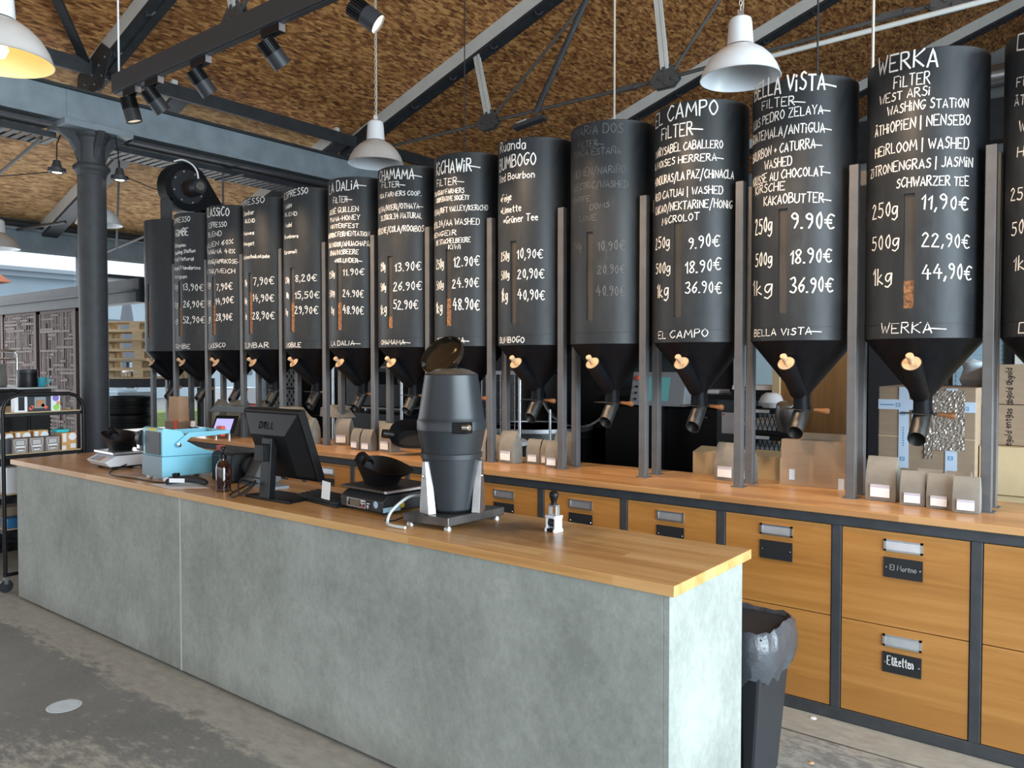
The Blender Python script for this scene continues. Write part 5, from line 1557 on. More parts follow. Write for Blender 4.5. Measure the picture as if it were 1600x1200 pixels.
# ---------------------------------------------------------------- centrifugal fan on the far hoppers
fx, fy, fz = -7.28, 4.15, 3.30           # centre of the front plate; the shaft runs along x
t = thing('centrifugal_fan', 'black centrifugal fan mounted above the far left hoppers', 'fan', (fx, fy, 2.955))
prof = [(fy + .235 * math.cos(a), fz + .235 * math.sin(a)) for a in [math.radians(35 + 14 * k) for k in range(19)]]
prof += [(fy + .10, fz - .235), (fy + .30, fz - .24), (fy + .40, fz - .16)]
MB(t).prism(prof, 'x', fx - .15, fx).build('scroll_housing', MT['cone'], t, 30, .004)
MB(t).lathe([(0, .012), (.165, .012), (.17, 0), (.15, 0)], (fx, fy, fz), 40, (1, 0, 0)).build('inlet_plate', MT['plas2'], t, 40)
m = MB(t)
for k in range(8): m.lathe([(0, .008), (.009, .006), (.011, 0)], (fx + .012, fy + .15 * math.cos(k * PI / 4 + .3), fz + .15 * math.sin(k * PI / 4 + .3)), 8, (1, 0, 0))
m.build('bolts', MT['steel'], t)
m = MB(t); m.cyl((fx + .01, fy, fz - .02), (fx + .15, fy, fz - .02), .068, n=28)
for k in range(20):
    a = 2 * PI * k / 20
    m.obox((fx + .08, fy + .072 * math.cos(a), fz - .02 + .072 * math.sin(a)), (.066, 0, 0), (0, .008 * math.cos(a), .008 * math.sin(a)), (0, -.003 * math.sin(a), .003 * math.cos(a)))
m.build('motor', M('rusty_black_motor', (0.035, 0.022, 0.016), 0.6, var=0.5, scale=15), t, 30)
MB(t).cyl((fx + .145, fy, fz - .02), (fx + .225, fy, fz - .02), .078, .07, n=28).build('fan_cowl', MT['plas2'], t, 40, .004)
MB(t).lathe([(0, .002), (.04, .002), (.042, 0)], (fx + .2255, fy, fz - .02), 20, (1, 0, 0)).build('cowl_grille', MT['steel'], t, 40)
MB(t).box(fx - .15, fx, fy - .2, fy - .16, 2.96, fz - .13).box(fx - .15, fx, fy + .14, fy + .18, 2.96, fz - .2).box(fx - .17, fx + .02, fy - .24, fy + .24, 2.952, 2.966).build('stand', MT['frame'], t, 0)
MB(t).obox((fx - .075, fy + .37, fz - .21), (.085, 0, 0), (0, .045, .035), (0, -.015, .02)).build('outlet_flange', MT['plas'], t, 0, .004)
pts = [(fx + .19, fy, fz + .055), (fx + .18, fy - .01, fz + .13), (fx + .12, fy - .03, fz + .20), (fx + .03, fy - .07, fz + .245), (fx - .05, fy - .11, fz + .235)]
MB(t).tube(cv(pts), .008, 8).build('white_cable', MT['white'], t)
# ---------------------------------------------------------------- pouches and boxes on the back counter
WT = .957


def pouch_parts(t, w, d, h, mat, label=True, kind=0):
    """A stand-up side-gusset pouch: boxy foot, folded and sealed top, paper label low on the front."""
    hw, hd = w / 2, d / 2
    def ring(a, b, z, g=0.0): return [(-a, -b, z), (0, -b - g, z), (a, -b, z), (a - .006, 0, z), (a, b, z), (0, b + g, z), (-a, b, z), (-a + .006, 0, z)]
    m = MB().loft([ring(hw * .96, hd * .96, 0), ring(hw, hd, .012, .002), ring(hw, hd, h * .35, .006), ring(hw * .99, hd * .9, h * .62, .005), ring(hw * .98, hd * .45, h * .88, .001), ring(hw * .98, .006, h * .97), ring(hw * .98, .005, h)])
    o = m.build('pouch', mat, t, 30, .002)
    if label:
        MB().box(-hw * .62, hw * .62, -hd - .0095, -hd - .0065, h * .1, h * .38).build('paper_label', MT['white'], t, 0)
        MB().box(-hw * .62, hw * .62, -hd - .0099, -hd - .0094, h * .31, h * .38).build('label_band', M('label_band', (0.50, 0.48, 0.58), 0.8) if 'label_band' not in bpy.data.materials else bpy.data.materials['label_band'], t, 0)
    return t


big = small = None
GP = 'grey coffee pouches on the back counter'
for (x, y, rz, s, lab) in (
    (-.925, 3.97, -2, 'b', 'taller grey coffee pouch left of three smaller ones, under the hopper chalked 44,90€'),
    (-.785, 3.92, 3, 's', 'left of the three small grey pouches under the hopper chalked 44,90€'),
    (-.672, 3.905, -2, 's', 'middle one of the three small grey pouches under the hopper chalked 44,90€'),
    (-.566, 3.865, 2, 's', 'right of the three small grey pouches, beside the front post'),
    (-.74, 4.03, 4, 's', 'small grey pouch behind the left of the three small pouches'),
    (-.62, 4.01, -3, 's', 'small grey pouch behind the right of the three small pouches'),
    (-1.745, 4.13, -6, 'b', 'grey pouch left of the posts in front of the cream boxes'),
    (-1.655, 4.15, 4, 's', 'grey pouch half behind the front post by the cream boxes'),
    (-3.15, 3.98, -5, 'b', 'largest grey pouch right of the grinder, beside the front post'),
    (-3.00, 4.05, 3, 's', 'first of three small pouches left of the posts by the wiped hopper'),
    (-2.885, 4.045, -3, 's', 'second of three small pouches left of the posts by the wiped hopper'),
    (-2.80, 3.98, 2, 's', 'third of three small pouches, touching the post by the wiped hopper'),
    (-2.84, 4.15, 2, 'b', 'grey pouch behind the three small pouches by the wiped hopper'),
    (-3.385, 3.965, 5, 'b', 'grey pouch just right of the grinder barrel, left of the post'),
    (-3.40, 4.14, -4, 's', 'grey pouch behind the one right of the grinder barrel'),
    (-4.52, 3.90, -3, 's', 'left of two small grey pouches above the scoop on the back counter'),
    (-4.39, 3.885, 5, 's', 'right of two small grey pouches above the scoop on the back counter'),
    (-4.45, 4.05, 0, 'b', 'grey pouch standing behind the two small ones above the scoop'),
    (-4.22, 3.93, -2, 'b', 'grey pouch left of the tipped black scoop on the back counter'),
    (-4.86, 4.05, 20, 'b', 'grey pouch right of the monitor between two hopper posts'),
    (-5.12, 3.95, -18, 'b', 'grey pouch right of the monitor, left of the front post'),
    (-6.45, 3.98, -12, 'x', 'biggest grey-green pouch standing behind the light blue lever arm'),
    (-6.24, 4.02, 12, 'x', 'second big grey-green pouch, left of the small display'),
    (-5.99, 4.12, -5, 'x', 'big grey-green pouch standing behind the small display'),
):
    key = {'b': (.135, .085, .205), 's': (.105, .07, .155), 'x': (.20, .13, .31)}[s]
    if s == 'b':
        if big is None:
            big = thing('coffee_pouch', lab, 'pouch', (x, y, WT), rz, GP); pouch_parts(big, *key, MT['bag'])
        else: dup(big, (x, y, WT), lab, rz)
    elif s == 's':
        if small is None:
            small = thing('coffee_pouch', lab, 'pouch', (x, y, WT), rz, GP); pouch_parts(small, *key, MT['bag'])
        else: dup(small, (x, y, WT), lab, rz)
    else:
        t = thing('coffee_pouch', lab, 'pouch', (x, y, WT), rz, GP)
        pouch_parts(t, *key, MT['bagdk'] if 'bagdk' in MT else MT.setdefault('bagdk', M('grey_green_pouch', (0.115, 0.115, 0.10), 0.55, var=0.2, scale=10, bump=0.3)), False)
# lying pouches on a stack behind the monitor
lie = None
for (x, y, z, rz, lab) in ((-5.35, 3.98, 0, 8, 'lowest flat grey pouch of the pile behind the monitor'), (-5.35, 3.96, .095, -6, 'second flat grey pouch of the pile behind the monitor'), (-5.42, 3.97, .185, 4, 'top left flat grey pouch of the pile behind the monitor'), (-5.05, 4.13, .205, -10, 'flat grey pouch lying on the pouch between the posts')):
    if lie is None:
        lie = thing('flat_pouch', lab, 'pouch', (x, y, WT + z), rz, 'flat grey pouches piled behind the monitor')
        def r2(a, b, x0): return [(x0, -a, 0), (x0, -a * .9, b), (x0, a * .9, b), (x0, a, 0)]
        MB().loft([r2(.075, .07, -.14), r2(.08, .095, -.05), r2(.08, .09, .06), r2(.078, .03, .14), r2(.078, .008, .175)]).build('pouch', MT['bag'], lie, 30, .004)
    else: dup(lie, (x, y, WT + z), lab, rz)
t = thing('paper_bag', 'brown paper bag in an open tray, left on the back counter', 'bag', (-7.14, 3.95, WT), 6)
MB().box(-.11, .11, -.07, .07, 0, .085).build('tray', M('dull_brown_tray', (0.27, 0.2, 0.16), 0.8), t, 0, .003)
MB().loft([[(-.09, -.055, .08), (.09, -.055, .08), (.09, .055, .08), (-.09, .055, .08)], [(-.082, -.045, .32), (.082, -.045, .32), (.082, .045, .32), (-.082, .045, .32)]]).build('bag_body', MT['kraft'], t, 0, .004)
MB().box(.05, .075, -.085, -.06, .0, .10).build('red_clip', bpy.data.materials['red_grip_plastic'], t, 0, .004)
t = thing('small_jar', 'small dark jar with a white cap left of the big grey-green pouches', 'jar', (-6.72, 3.86, WT))
MB().lathe([(0, 0), (.045, 0), (.048, .01), (.048, .05), (.044, .055), (0, .055)], n=24).build('jar_body', MT['plas'], t, 40)
MB().lathe([(.02, .055), (.026, .06), (.024, .11), (0, .112)], n=20).build('cap', MT['wplas'], t, 40)
t = thing('label_scale', 'dark device with a lit violet display on chrome legs behind the monitor', 'device', (-6.06, 3.75, WT), 22)
for a in (-.07, .06):
    MB().cyl((a, 0, 0), (a, 0, .05), .012, n=14).build('chrome_leg', MT['chrome'], t, 40)
MB().add([(-.11, -.03, .045), (.11, -.03, .045), (.12, .03, .19), (-.095, .03, .19), (-.11, -.01, .045), (.11, -.01, .045), (.12, .05, .19), (-.095, .05, .19)], [(0, 3, 2, 1), (4, 5, 6, 7), (0, 1, 5, 4), (1, 2, 6, 5), (2, 3, 7, 6), (3, 0, 4, 7)]).build('bezel', MT['plas'], t, 0, .004)
MB().add([(-.085, -.0235, .07), (.085, -.0235, .07), (.092, .021, .168), (-.075, .021, .168)], [(0, 1, 2, 3)]).build('lit_display', M('violet_display', (0.3, 0.3, 0.6), 0.3, emit=((0.42, 0.40, 0.72), 0.75)), t, 0)
MB().prism([(-.13, .225), (.42, .215), (.44, .265), (-.08, .275)], 'y', -.02, .16).build('dark_head', M('slate_plastic', (0.08, 0.095, 0.11), 0.5), t, 0, .006)
MB().bar((.10, .09, .0), (.10, .09, .23), .03, .03).build('stem', MT['plas'], t, 0)
t = scoop('coffee_scoop', 'black scoop tipped up on the back counter left of the grinder', (-4.0, 3.93, WT + .11), 20, 1.0)
t.rotation_euler = (math.radians(66), 0, math.radians(38))
# folded carton leaning behind the posts, cream boxes
TB = M('blue_white_tape', (0.52, 0.62, 0.76), 0.5)
t = thing('flat_carton', 'brown flattened carton with two tape pieces standing on the back counter', 'carton', (-1.28, 4.18, WT), 2)
MB().box(-.19, .19, -.02, .03, 0, .24).build('front_board', MT['card'], t, 0, .003)
MB().box(-.12, .20, .03, .045, 0, .275).build('rear_board', MT['card'], t, 0, .003)
MB().box(-.195, .19, -.024, -.019, .0, .08).build('fold_flap', MT['card'], t, 0, .002)
for a, b in ((-.145, .03), (.10, .0)): MB().box(a, a + .028, -.0265, -.0235, b, b + .055).build('tape', TB, t, 0)
for x, w, lab in ((-1.93, .24, 'cream cardboard box behind the back counter, left of the posts'), (-1.62, .18, 'cream cardboard box right of the posts by the milk crates')):
    t = thing('cream_box', lab, 'box', (x, 4.42, 0), 0, 'cream boxes behind the back counter')
    MB(t).box(x - w / 2, x + w / 2, 4.32, 4.56, .78, 1.075).build('carton', MT['card2'], t, 0, .003)
    MB(t).prism([(4.32, 1.075), (4.44, 1.10), (4.56, 1.075)], 'x', x - w / 2, x + w / 2).build('lid_flaps', MT['card2'], t, 0)
tag(MB().box(-2.1, -1.5, 4.3, 4.6, 0, .78).build('box_trestle', MT['plas'], smooth=0), 'low dark trestle under the cream boxes behind the back counter', 'trestle')

# ---------------------------------------------------------------- cartons at the right behind the hoppers
t = thing('tall_carton', 'tall brown carton with blue-white tape, behind the hopper chalked 44,90€', 'carton', (-.9, 5.0, 0))
MB(t).box(-1.135, -.66, 4.75, 5.25, .25, 1.465).build('carton_body', MT['card'], t, 0, .004)
MB(t).box(-1.135, -.66, 4.748, 4.7505, 1.19, 1.194).build('flap_line', MT['card2'], t, 0)
m = MB(t).box(-1.03, -.98, 4.7465, 4.7495, 1.02, 1.465).box(-1.135, -.93, 4.746, 4.749, 1.34, 1.395)
m.box(-.80, -.745, 4.7465, 4.7495, 1.0, 1.46).box(-.80, -.66, 4.746, 4.749, 1.335, 1.39).box(-.965, -.915, 4.7455, 4.7485, 1.27, 1.35)
m.build('packing_tape', TB, t, 0)
TBB = M('tape_print_blue', (0.05, 0.30, 0.55), 0.6)
m = MB(t)
for a, b in ((-1.045, 1.355), (-.715, 1.345), (-1.02, 1.06), (-.785, 1.08), (-1.02, 1.31)):
    for p, q, r_, s_ in ((0, .022, 0, .003), (0, .022, .017, .02), (0, .003, 0, .02), (.019, .022, 0, .02), (.007, .015, .008, .011)): m.box(a + p, a + q, 4.745, 4.7457, b + r_, b + s_)
for k in range(9): m.box(-1.125 + k * .008, -1.12 + k * .008, 4.745, 4.7457, 1.362, 1.369); m.box(-.795 + k * .008, -.79 + k * .008, 4.745, 4.7457, 1.358, 1.364)
for k in range(8): m.box(-1.008, -1.002, 4.745, 4.7457, 1.14 + k * .014, 1.147 + k * .014)
m.build('tape_print', TBB, t, 0)
rr = random.Random(11)
m = MB(t); nx, nz = 30, 44
for j in range(nz + 1):
    for i in range(nx + 1): m.v.append((-.90 + .19 * i / nx, 4.742 + rr.uniform(-.004, .003), 1.13 + .32 * j / nz - (.05 if i < 7 and j < 22 else 0) * (22 - j) / 22))
for j in range(nz):
    for i in range(nx):
        a = j * (nx + 1) + i; m.f.append((a, a + 1, a + nx + 2, a + nx + 1))
m.build('plastic_pocket', M('crinkled_clear_film', (0.30, 0.25, 0.21), 0.12, spec=0.9, coat=0.4), t, 0)
tag(MB().box(-1.3, .9, 4.7, 5.4, .0, .25).build('box_pallet', MT['pallet'], smooth=0), 'wooden pallet under the cartons behind the right hoppers', 'pallet')
for z0, z1, y, mt, lab, txt in ((.25, .90, 4.86, 'card2', 'lowest pale carton of the stack at the right edge', 0), (.905, 1.157, 4.84, 'card2', 'pale wide carton, second from below at the right edge', 0), (1.16, 1.374, 4.92, 'card', 'brown carton with handwriting, third from below at the right edge', 1), (1.377, 1.588, 4.93, 'card', 'topmost brown carton with handwriting at the right edge', 1)):
    x0 = -.655 + (.0 if txt else -.0)
    t = thing('stacked_carton', lab, 'carton', (-.3, y + .2, z0), 0, 'cartons stacked at the right edge')
    MB(t).box(x0, .55, y, y + .42, z0, z1).build('carton_body', MT[mt], t, 0, .003)
    if txt:
        m = MB(t)
        s_ = 'abgold' if z0 > 1.3 else 'abgold entgas'
        # writing runs upward along the left part of the front
        write(m, 'abgold abgold' if z0 > 1.3 else 'egold entgas', lambda u, v: (x0 + .135 - v, y - .001, z0 + u), .0, z1 - z0 - .02, 0, 0, .03, .004, jit=.1)
        m.build('handwriting', MT['plas'], t, 0)
        MB(t).box(x0 + .20, x0 + .3, y - .002, y - .0005, z1 - .10, z1 - .035).build('white_label', TB, t, 0)

# ---------------------------------------------------------------- roasting area behind the hoppers
tag(MB().box(-2.15, -1.62, 8.58, 8.72, 0, 2.7).build('door_filler', MT['pplas'], smooth=0), 'dark door leaf between the two parts of the dark rear partition', 'door leaf')
t = tag(MB().box(-2.17, -1.60, 6.0, 6.02, .2, 2.2).build('plywood_board', wood('plywood_brown', ((0.15, 0.062, 0.018), (0.25, 0.115, 0.035), (0.33, 0.165, 0.055)), 'z', 0, 1.0, 0.6), smooth=0, bevel=.002), 'brown plywood board upright behind the hopper chalked KAKAOBUTTER', 'board')
tag(MB().box(-2.185, -2.13, 5.97, 6.0, .2, 2.2).build('timber_batten', MT['card2'], smooth=0), 'pale timber batten along the left edge of the plywood board', 'batten')
PALEB = M('pale_blue_shutter', (0.27, 0.38, 0.46), 0.55, var=0.05, scale=2)
t = thing('roller_shutter', 'pale blue ribbed shutter at the far right behind the cartons', 'shutter', (-.3, 9.0, 0))
MB(t).box(-1.45, 2.6, 8.95, 9.0, 0, 2.7).build('panel', PALEB, t, 0)
m = MB(t)
for k in range(18): m.box(-1.42, -1.0, 8.94, 8.95, 1.0 + .045 * k, 1.03 + .045 * k)
m.build('ribs', PALEB, t, 0)
MB(t).box(-1.0, -.94, 8.9, 8.95, 0, 2.7).build('rail', MT['plas'], t, 0)
MB(t).box(-.92, -.72, 8.88, 8.95, 0, 2.7).build('jamb', MT['raft'], t, 0)
tag(MB().lathe([(0, 0), (.05, .01), (.07, .06), (.05, .12), (.06, .16), (0, .18)], (-.74, 5.2, 1.44), 14).build('crumpled_film', M('white_film', (0.62, 0.68, 0.74), 0.35, bump=0.6, scale=20), smooth=30, at=(-.74, 5.2, 1.44)), 'crumpled clear film stuffed at the right top of the tall carton', 'film')
# milk crates
def crate(t):
    m = MB()
    for a, b, c, d in ((-.17, .17, -.17, -.16), (-.17, .17, .16, .17), (-.17, -.16, -.16, .16), (.16, .17, -.16, .16)):
        m.box(a, b, c, d, 0, .03); m.box(a, b, c, d, .15, .185)
    for a, c in ((-.165, -.165), (.165, -.165), (-.165, .165), (.165, .165)): m.box(a - .012, a + .012, c - .012, c + .012, 0, .185)
    for k in range(9):
        x = -.14 + .034 * k
        m.bar((x, -.165, .03), (x + .04, -.165, .15), .004, .006, (0, 1, 0)); m.bar((x + .04, -.165, .03), (x, -.165, .15), .004, .006, (0, 1, 0))
        m.bar((-.165, x, .03), (-.165, x + .04, .15), .004, .006, (1, 0, 0)); m.bar((.165, x, .03), (.165, x + .04, .15), .004, .006, (1, 0, 0))
    m.build('basket', MT['plas'], t, 0)
    MB().box(-.15, .15, -.15, .15, .01, .10).build('white_contents', MT['wplas'], t, 0, .02)
    MB().box(-.05, .05, -.172, -.169, .155, .178).build('tag', MT['white'], t, 0)


c0 = thing('milk_crate', 'lowest black milk crate left of the plywood board', 'crate', (-2.12, 5.78, .70), 0, 'black milk crates by the plywood board'); crate(c0)
for k, lab in enumerate(('second black milk crate from below left of the plywood board', 'topmost black milk crate left of the plywood board')): dup(c0, (-2.12, 5.78, .70 + .19 * (k + 1)), lab)
tag(MB().box(-2.32, -1.93, 5.58, 5.94, 0, .70).build('crate_stand', MT['plas'], smooth=0), 'dark stand under the milk crates', 'stand')
tag(MB().lathe([(0, 0), (.06, 0), (.09, .04), (.07, .09), (.04, .11), (0, .11)], (-2.12, 5.78, 1.265), 14).build('white_sack', MT['wplas'], smooth=40, at=(-2.12, 5.78, 1.265)), 'crumpled white sack on the topmost milk crate', 'sack')
tag(MB().lathe([(0, 0), (.08, .0), (.09, .10), (.07, .19), (0, .2)], (-1.93, 5.62, 1.13), 20, (0, -.3, .95)).build('steel_bowl', MT['steel'], smooth=40, at=(-1.93, 5.62, 1.13)), 'grey metal bowl beside the topmost milk crate', 'bowl')
# dark cabinet with counter, wall panel
t = thing('black_cabinet', 'black cabinet with a grey side and a white sheet stuck on it', 'cabinet', (-2.9, 6.3, 0))
MB(t).box(-3.68, -2.62, 6.0, 6.6, 0, 1.22).build('body', MT['plas'], t, 0, .004)
MB(t).box(-2.62, -2.28, 5.95, 6.6, 0, 1.31).build('side_column', M('slate_grey_door', (0.055, 0.068, 0.08), 0.5), t, 0, .004)
MB(t).box(-3.7, -2.25, 5.92, 6.62, 1.31, 1.345).build('top_board', MT['plas'], t, 0, .003)
MB(t).box(-2.575, -2.43, 5.944, 5.949, 1.04, 1.205).build('white_sheet', MT['white'], t, 0)
MB(t).lathe([(0, .003), (.009, 0)], (-2.56, 5.944, 1.19), 12, (0, -1, 0)).build('red_magnet', bpy.data.materials['red_grip_plastic'], t, 0)
m = MB(t); m.tube([(-2.74, 5.99, 1.3), (-2.74, 5.95, 1.28), (-2.74, 5.95, 1.16), (-2.70, 5.95, 1.155)], .008, 8); m.build('hook', MT['steel'], t)
tag(MB().box(-2.95, -2.66, 6.05, 6.3, 1.345, 1.375).build('white_tray', MT['wplas'], smooth=0, bevel=.004), 'flat white tray on the black cabinet', 'tray')
tag(MB().box(-2.93, -2.78, 6.1, 6.22, 1.375, 1.42).build('card_reader', MT['plas2'], smooth=0, bevel=.004), 'small dark device on the flat white tray', 'device')
t = thing('small_printer', 'white and black desktop printer above the milk crates', 'printer', (-2.38, 6.15, 1.345))
MB(t).box(-2.52, -2.14, 6.0, 6.3, 1.345, 1.385).build('base', MT['plas'], t, 0, .004)
MB(t).prism([(6.0, 1.385), (6.3, 1.385), (6.3, 1.42), (6.02, 1.42)], 'x', -2.52, -2.16).build('white_top', MT['wplas'], t, 0, .004)
MB(t).box(-2.44, -2.36, 5.997, 6.001, 1.392, 1.410).build('slot', MT['plas'], t, 0)
t = thing('wall_panel', 'pale blue-white wall panel on the dark rear partition', 'panel', (-3.33, 8.5, 1.3))
MB(t).box(-3.55, -2.92, 8.5, 8.6, 1.28, 2.3).build('board', M('pale_panel', (0.40, 0.52, 0.58), 0.5), t, 0, .004)
# roaster: drum, face plate, cooling tray, control box
t = thing('coffee_roaster', 'big black coffee roaster behind the hoppers chalked Red Bourbon and the wiped one', 'roaster', (-4.3, 6.8, 0))
MB(t).cyl((-4.2, 6.35, 1.42), (-4.2, 7.6, 1.42), .42, n=48).build('drum', MT['plas'], t, 40)
MB(t).lathe([(.43, 0), (.45, 0), (.45, .04), (.43, .04)], (-4.2, 6.35, 1.42), 48, (0, -1, 0)).build('drum_rim', MT['steel'], t, 40)
MB(t).lathe([(0, .05), (.22, .05), (.36, .02), (.4, 0)], (-4.2, 6.33, 1.40), 40, (0, -1, 0)).build('front_door', MT['cone'], t, 40)
MB(t).lathe([(0, .06), (.03, .055), (.05, .02), (.05, 0)], (-4.4, 6.28, 1.53), 20, (0, -1, 0)).build('sight_port', MT['chrome'], t, 40)
MB(t).cyl((-4.55, 6.1, .46), (-4.55, 6.1, .985), .56, n=64).build('cooling_tub', MT['plas'], t, 40)
MB(t).lathe([(.53, 1.0), (.575, 1.0), (.575, .965), (.56, .96), (.56, .9)], (-4.55, 6.1, 0), 64).build('tub_rim', MT['alu'], t, 40)
MB(t).lathe([(.53, .985), (.3, .985), (0, .985)], (-4.55, 6.1, 0), 48).build('cooling_sieve', MT['steel'], t, 0)
MB(t).box(-4.9, -3.85, 6.7, 7.7, 0, .95).build('base', MT['plas'], t, 0)
MB(t).cyl((-4.2, 7.2, 1.8), (-4.2, 7.2, 2.6), .16, n=24).build('flue', MT['plas2'], t, 40)
MB(t).cyl((-3.83, 6.3, 1.3), (-3.83, 6.3, 1.02), .035, n=16).build('motor', MT['plas2'], t, 40)
m = MB(t)
for k in range(7): m.lathe([(0, .006), (.008, .004), (.01, 0)], (-4.55 + .54 * math.cos(-PI / 2 + .22 * k - .5), 6.1 + .563 * math.sin(-PI / 2 + .22 * k - .5), .62 + .02 * (k % 3)), 8, (0, -1, 0))
m.build('bolts', MT['chrome'], t)
t = thing('control_box', 'pale grey control box with touch panel and red button on the roaster', 'control box', (-3.05, 5.7, 0))
MB(t).prism([(5.7, 1.25), (5.84, 1.25), (5.88, 1.52), (5.77, 1.52)], 'x', -3.27, -2.79).build('case', M('pale_grey_case', (0.30, 0.32, 0.35), 0.45), t, 0, .006)
def cb(x, z): return (x + .155, 5.7 + (z - 1.25) * .07 / .27 - .002, z)
MB(t).add([cb(-3.30, 1.29), cb(-3.08, 1.29), cb(-3.08, 1.48), cb(-3.30, 1.48)], [(0, 1, 2, 3)]).build('touch_panel', M('panel_teal', (0.10, 0.28, 0.30), 0.2, emit=((0.15, 0.45, 0.45), 0.25)), t, 0)
MB(t).lathe([(0, .025), (.018, .022), (.02, 0)], cb(-3.375, 1.47), 16, (0, -1, .2)).build('red_button', bpy.data.materials['red_grip_plastic'], t, 40)
m = MB(t)
for z in (1.40, 1.35, 1.30): m.lathe([(0, .012), (.009, .01), (.01, 0)], cb(-3.375, z), 12, (0, -1, .2))
m.build('switches', MT['plas'], t, 40)
MB(t).box(-3.12, -2.97, 5.74, 5.80, 0, 1.25).build('stand', MT['plas'], t, 0)
# wire roll cage
t = thing('roll_cage', 'pale wire roll cage between the grinder and the roaster', 'cage', (-4.2, 5.05, 0))
m = MB(t)
for x in (-4.50, -3.90):
    m.cyl((x, 5.05, .1), (x, 5.05, 1.72), .014, n=10)
    m.cyl((x, 5.05, .05), (x + .03, 5.05, .05), .05, n=16)
    m.cyl((x, 5.47, .05), (x + .03, 5.47, .05), .05, n=16).cyl((x, 5.47, .1), (x, 5.47, 1.2), .012, n=10).box(x - .01, x + .01, 5.05, 5.48, .12, .145)
m.box(-4.50, -3.90, 5.05, 5.47, .135, .148)
for z in (.2, .96, 1.5): m.box(-4.50, -3.90, 5.04, 5.06, z, z + .03)
m.build('frame', MT['alu'], t, 40)
m = MB(t)
for k in range(11): m.cyl((-4.45 + .05 * k, 5.05, .2), (-4.45 + .05 * k, 5.05, 1.5), .0032, n=6)
for k in range(11): m.cyl((-4.50, 5.056, .25 + .12 * k), (-3.90, 5.056, .25 + .12 * k), .0028, n=6)
m.build('wire_mesh', MT['alu'], t, 0)
t = thing('round_bin', 'dark round bin with a white lid inside the wire roll cage', 'bin', (-4.2, 5.27, .15))
MB(t).cyl((-4.2, 5.27, .15), (-4.2, 5.27, .90), .15, .17, n=28).build('body', MT['plas2'], t, 40)
MB(t).lathe([(.178, .90), (.178, .93), (.14, .95), (0, .955)], (-4.2, 5.27, 0), 28).build('lid', MT['wplas'], t, 40)
t = thing('wire_shelf', 'black wire shelf unit behind the hoppers chalked ROOiBOS and HOLUNDER', 'shelf', (-6.3, 5.6, 0))
for x in (-6.65, -5.62):
    for y in (5.4, 5.85): MB(t).cyl((x, y, 0), (x, y, 1.75), .015, n=10).build('post', MT['alu'], t, 40)
for z in (.35, .8, 1.14, 1.55):
    m = MB(t)
    m.tube([(-6.65, 5.4, z), (-5.62, 5.4, z), (-5.62, 5.85, z), (-6.65, 5.85, z), (-6.65, 5.4, z)], .008, 6)
    for k in range(20): m.cyl((-6.62 + .052 * k, 5.4, z), (-6.62 + .052 * k, 5.85, z), .003, n=5)
    m.build('wire_deck', MT['alu'], t, 0)
tag(MB().box(-6.0, -5.66, 5.45, 5.8, 1.155, 1.38).build('black_box', MT['plas'], smooth=0, bevel=.004), 'black box on the wire shelf above the small pouches', 'box')
tag(MB().box(-6.5, -6.1, 5.45, 5.8, 1.155, 1.5).build('black_box', MT['plas'], smooth=0, bevel=.004), 'black box on the left half of the wire shelf', 'box')
tag(MB().box(-6.6, -5.66, 5.45, 5.8, .815, 1.08).build('black_box', MT['plas'], smooth=0, bevel=.004), 'long black box on the lower wire shelf', 'box')
# black perforated crates by the partition and dark tall cupboards closing the view
c1 = thing('perforated_crate', 'lowest black perforated crate behind the hopper chalked 15,50€', 'crate', (-8.35, 6.2, .60), 0, 'black perforated crates behind the left hoppers')
m = MB()
for k in range(14):
    for j in range(6):
        x, z = -.29 + .044 * k, .03 + .05 * j
        if (k + j) % 2: m.box(x, x + .03, -.2, -.19, z, z + .036)
for j in range(7): m.box(-.3, .3, -.2, -.19, -.004 + .05 * j + .015, .05 * j + .03)
for k in range(15): m.box(-.306 + .044 * k, -.29 + .044 * k, -.2, -.19, 0, .33)
m.box(-.3, .3, .19, .2, 0, .05).box(-.3, -.29, -.2, .2, 0, .33).box(.29, .3, -.2, .2, 0, .33)
m.build('basket', MT['plas'], c1, 0)
for k, lab in enumerate(('middle black perforated crate behind the hopper chalked 15,50€', 'top black perforated crate behind the hopper chalked 15,50€')): dup(c1, (-8.35, 6.2, .60 + .34 * (k + 1)), lab)
tag(MB().box(-8.7, -8.0, 5.95, 6.45, 0, .6).build('crate_stand', MT['plas'], smooth=0), 'dark stand under the perforated crates', 'stand')
t = thing('tall_cupboard', 'tall black cupboard in the dark behind the hoppers chalked 15,50€ and HOLUNDER', 'cupboard', (-7.4, 6.7, 0))
MB(t).box(-8.0, -6.75, 6.5, 7.0, 0, 2.3).build('body', MT['plas'], t, 0, .004)
for x in (-7.98, -7.36): MB(t).box(x, x + .6, 6.485, 6.5, .05, 2.25).build('door', MT['plas'], t, 0, .003)
t = thing('roasting_silo', 'tall black silo in the dark behind the grinder', 'silo', (-5.3, 7.6, 0))
MB(t).cyl((-5.6, 7.7, .5), (-5.6, 7.7, 2.4), .4, n=32).build('body', MT['plas'], t, 40)
MB(t).cyl((-5.6, 7.7, 0), (-5.6, 7.7, .5), .12, .4, n=32).build('funnel', MT['plas2'], t, 40)
t = thing('push_trolley', 'black tube handle of a push trolley behind the flattened carton', 'trolley', (-1.3, 4.6, 0))
MB(t).tube([(-1.49, 4.62, .2), (-1.49, 4.62, .98), (-1.48, 4.62, 1.04), (-1.44, 4.62, 1.07), (-1.25, 4.62, 1.07), (-1.17, 4.62, 1.06), (-1.155, 4.62, 1.01), (-1.155, 4.62, .2)], .013, 10).build('handle', MT['plas'], t, 60)
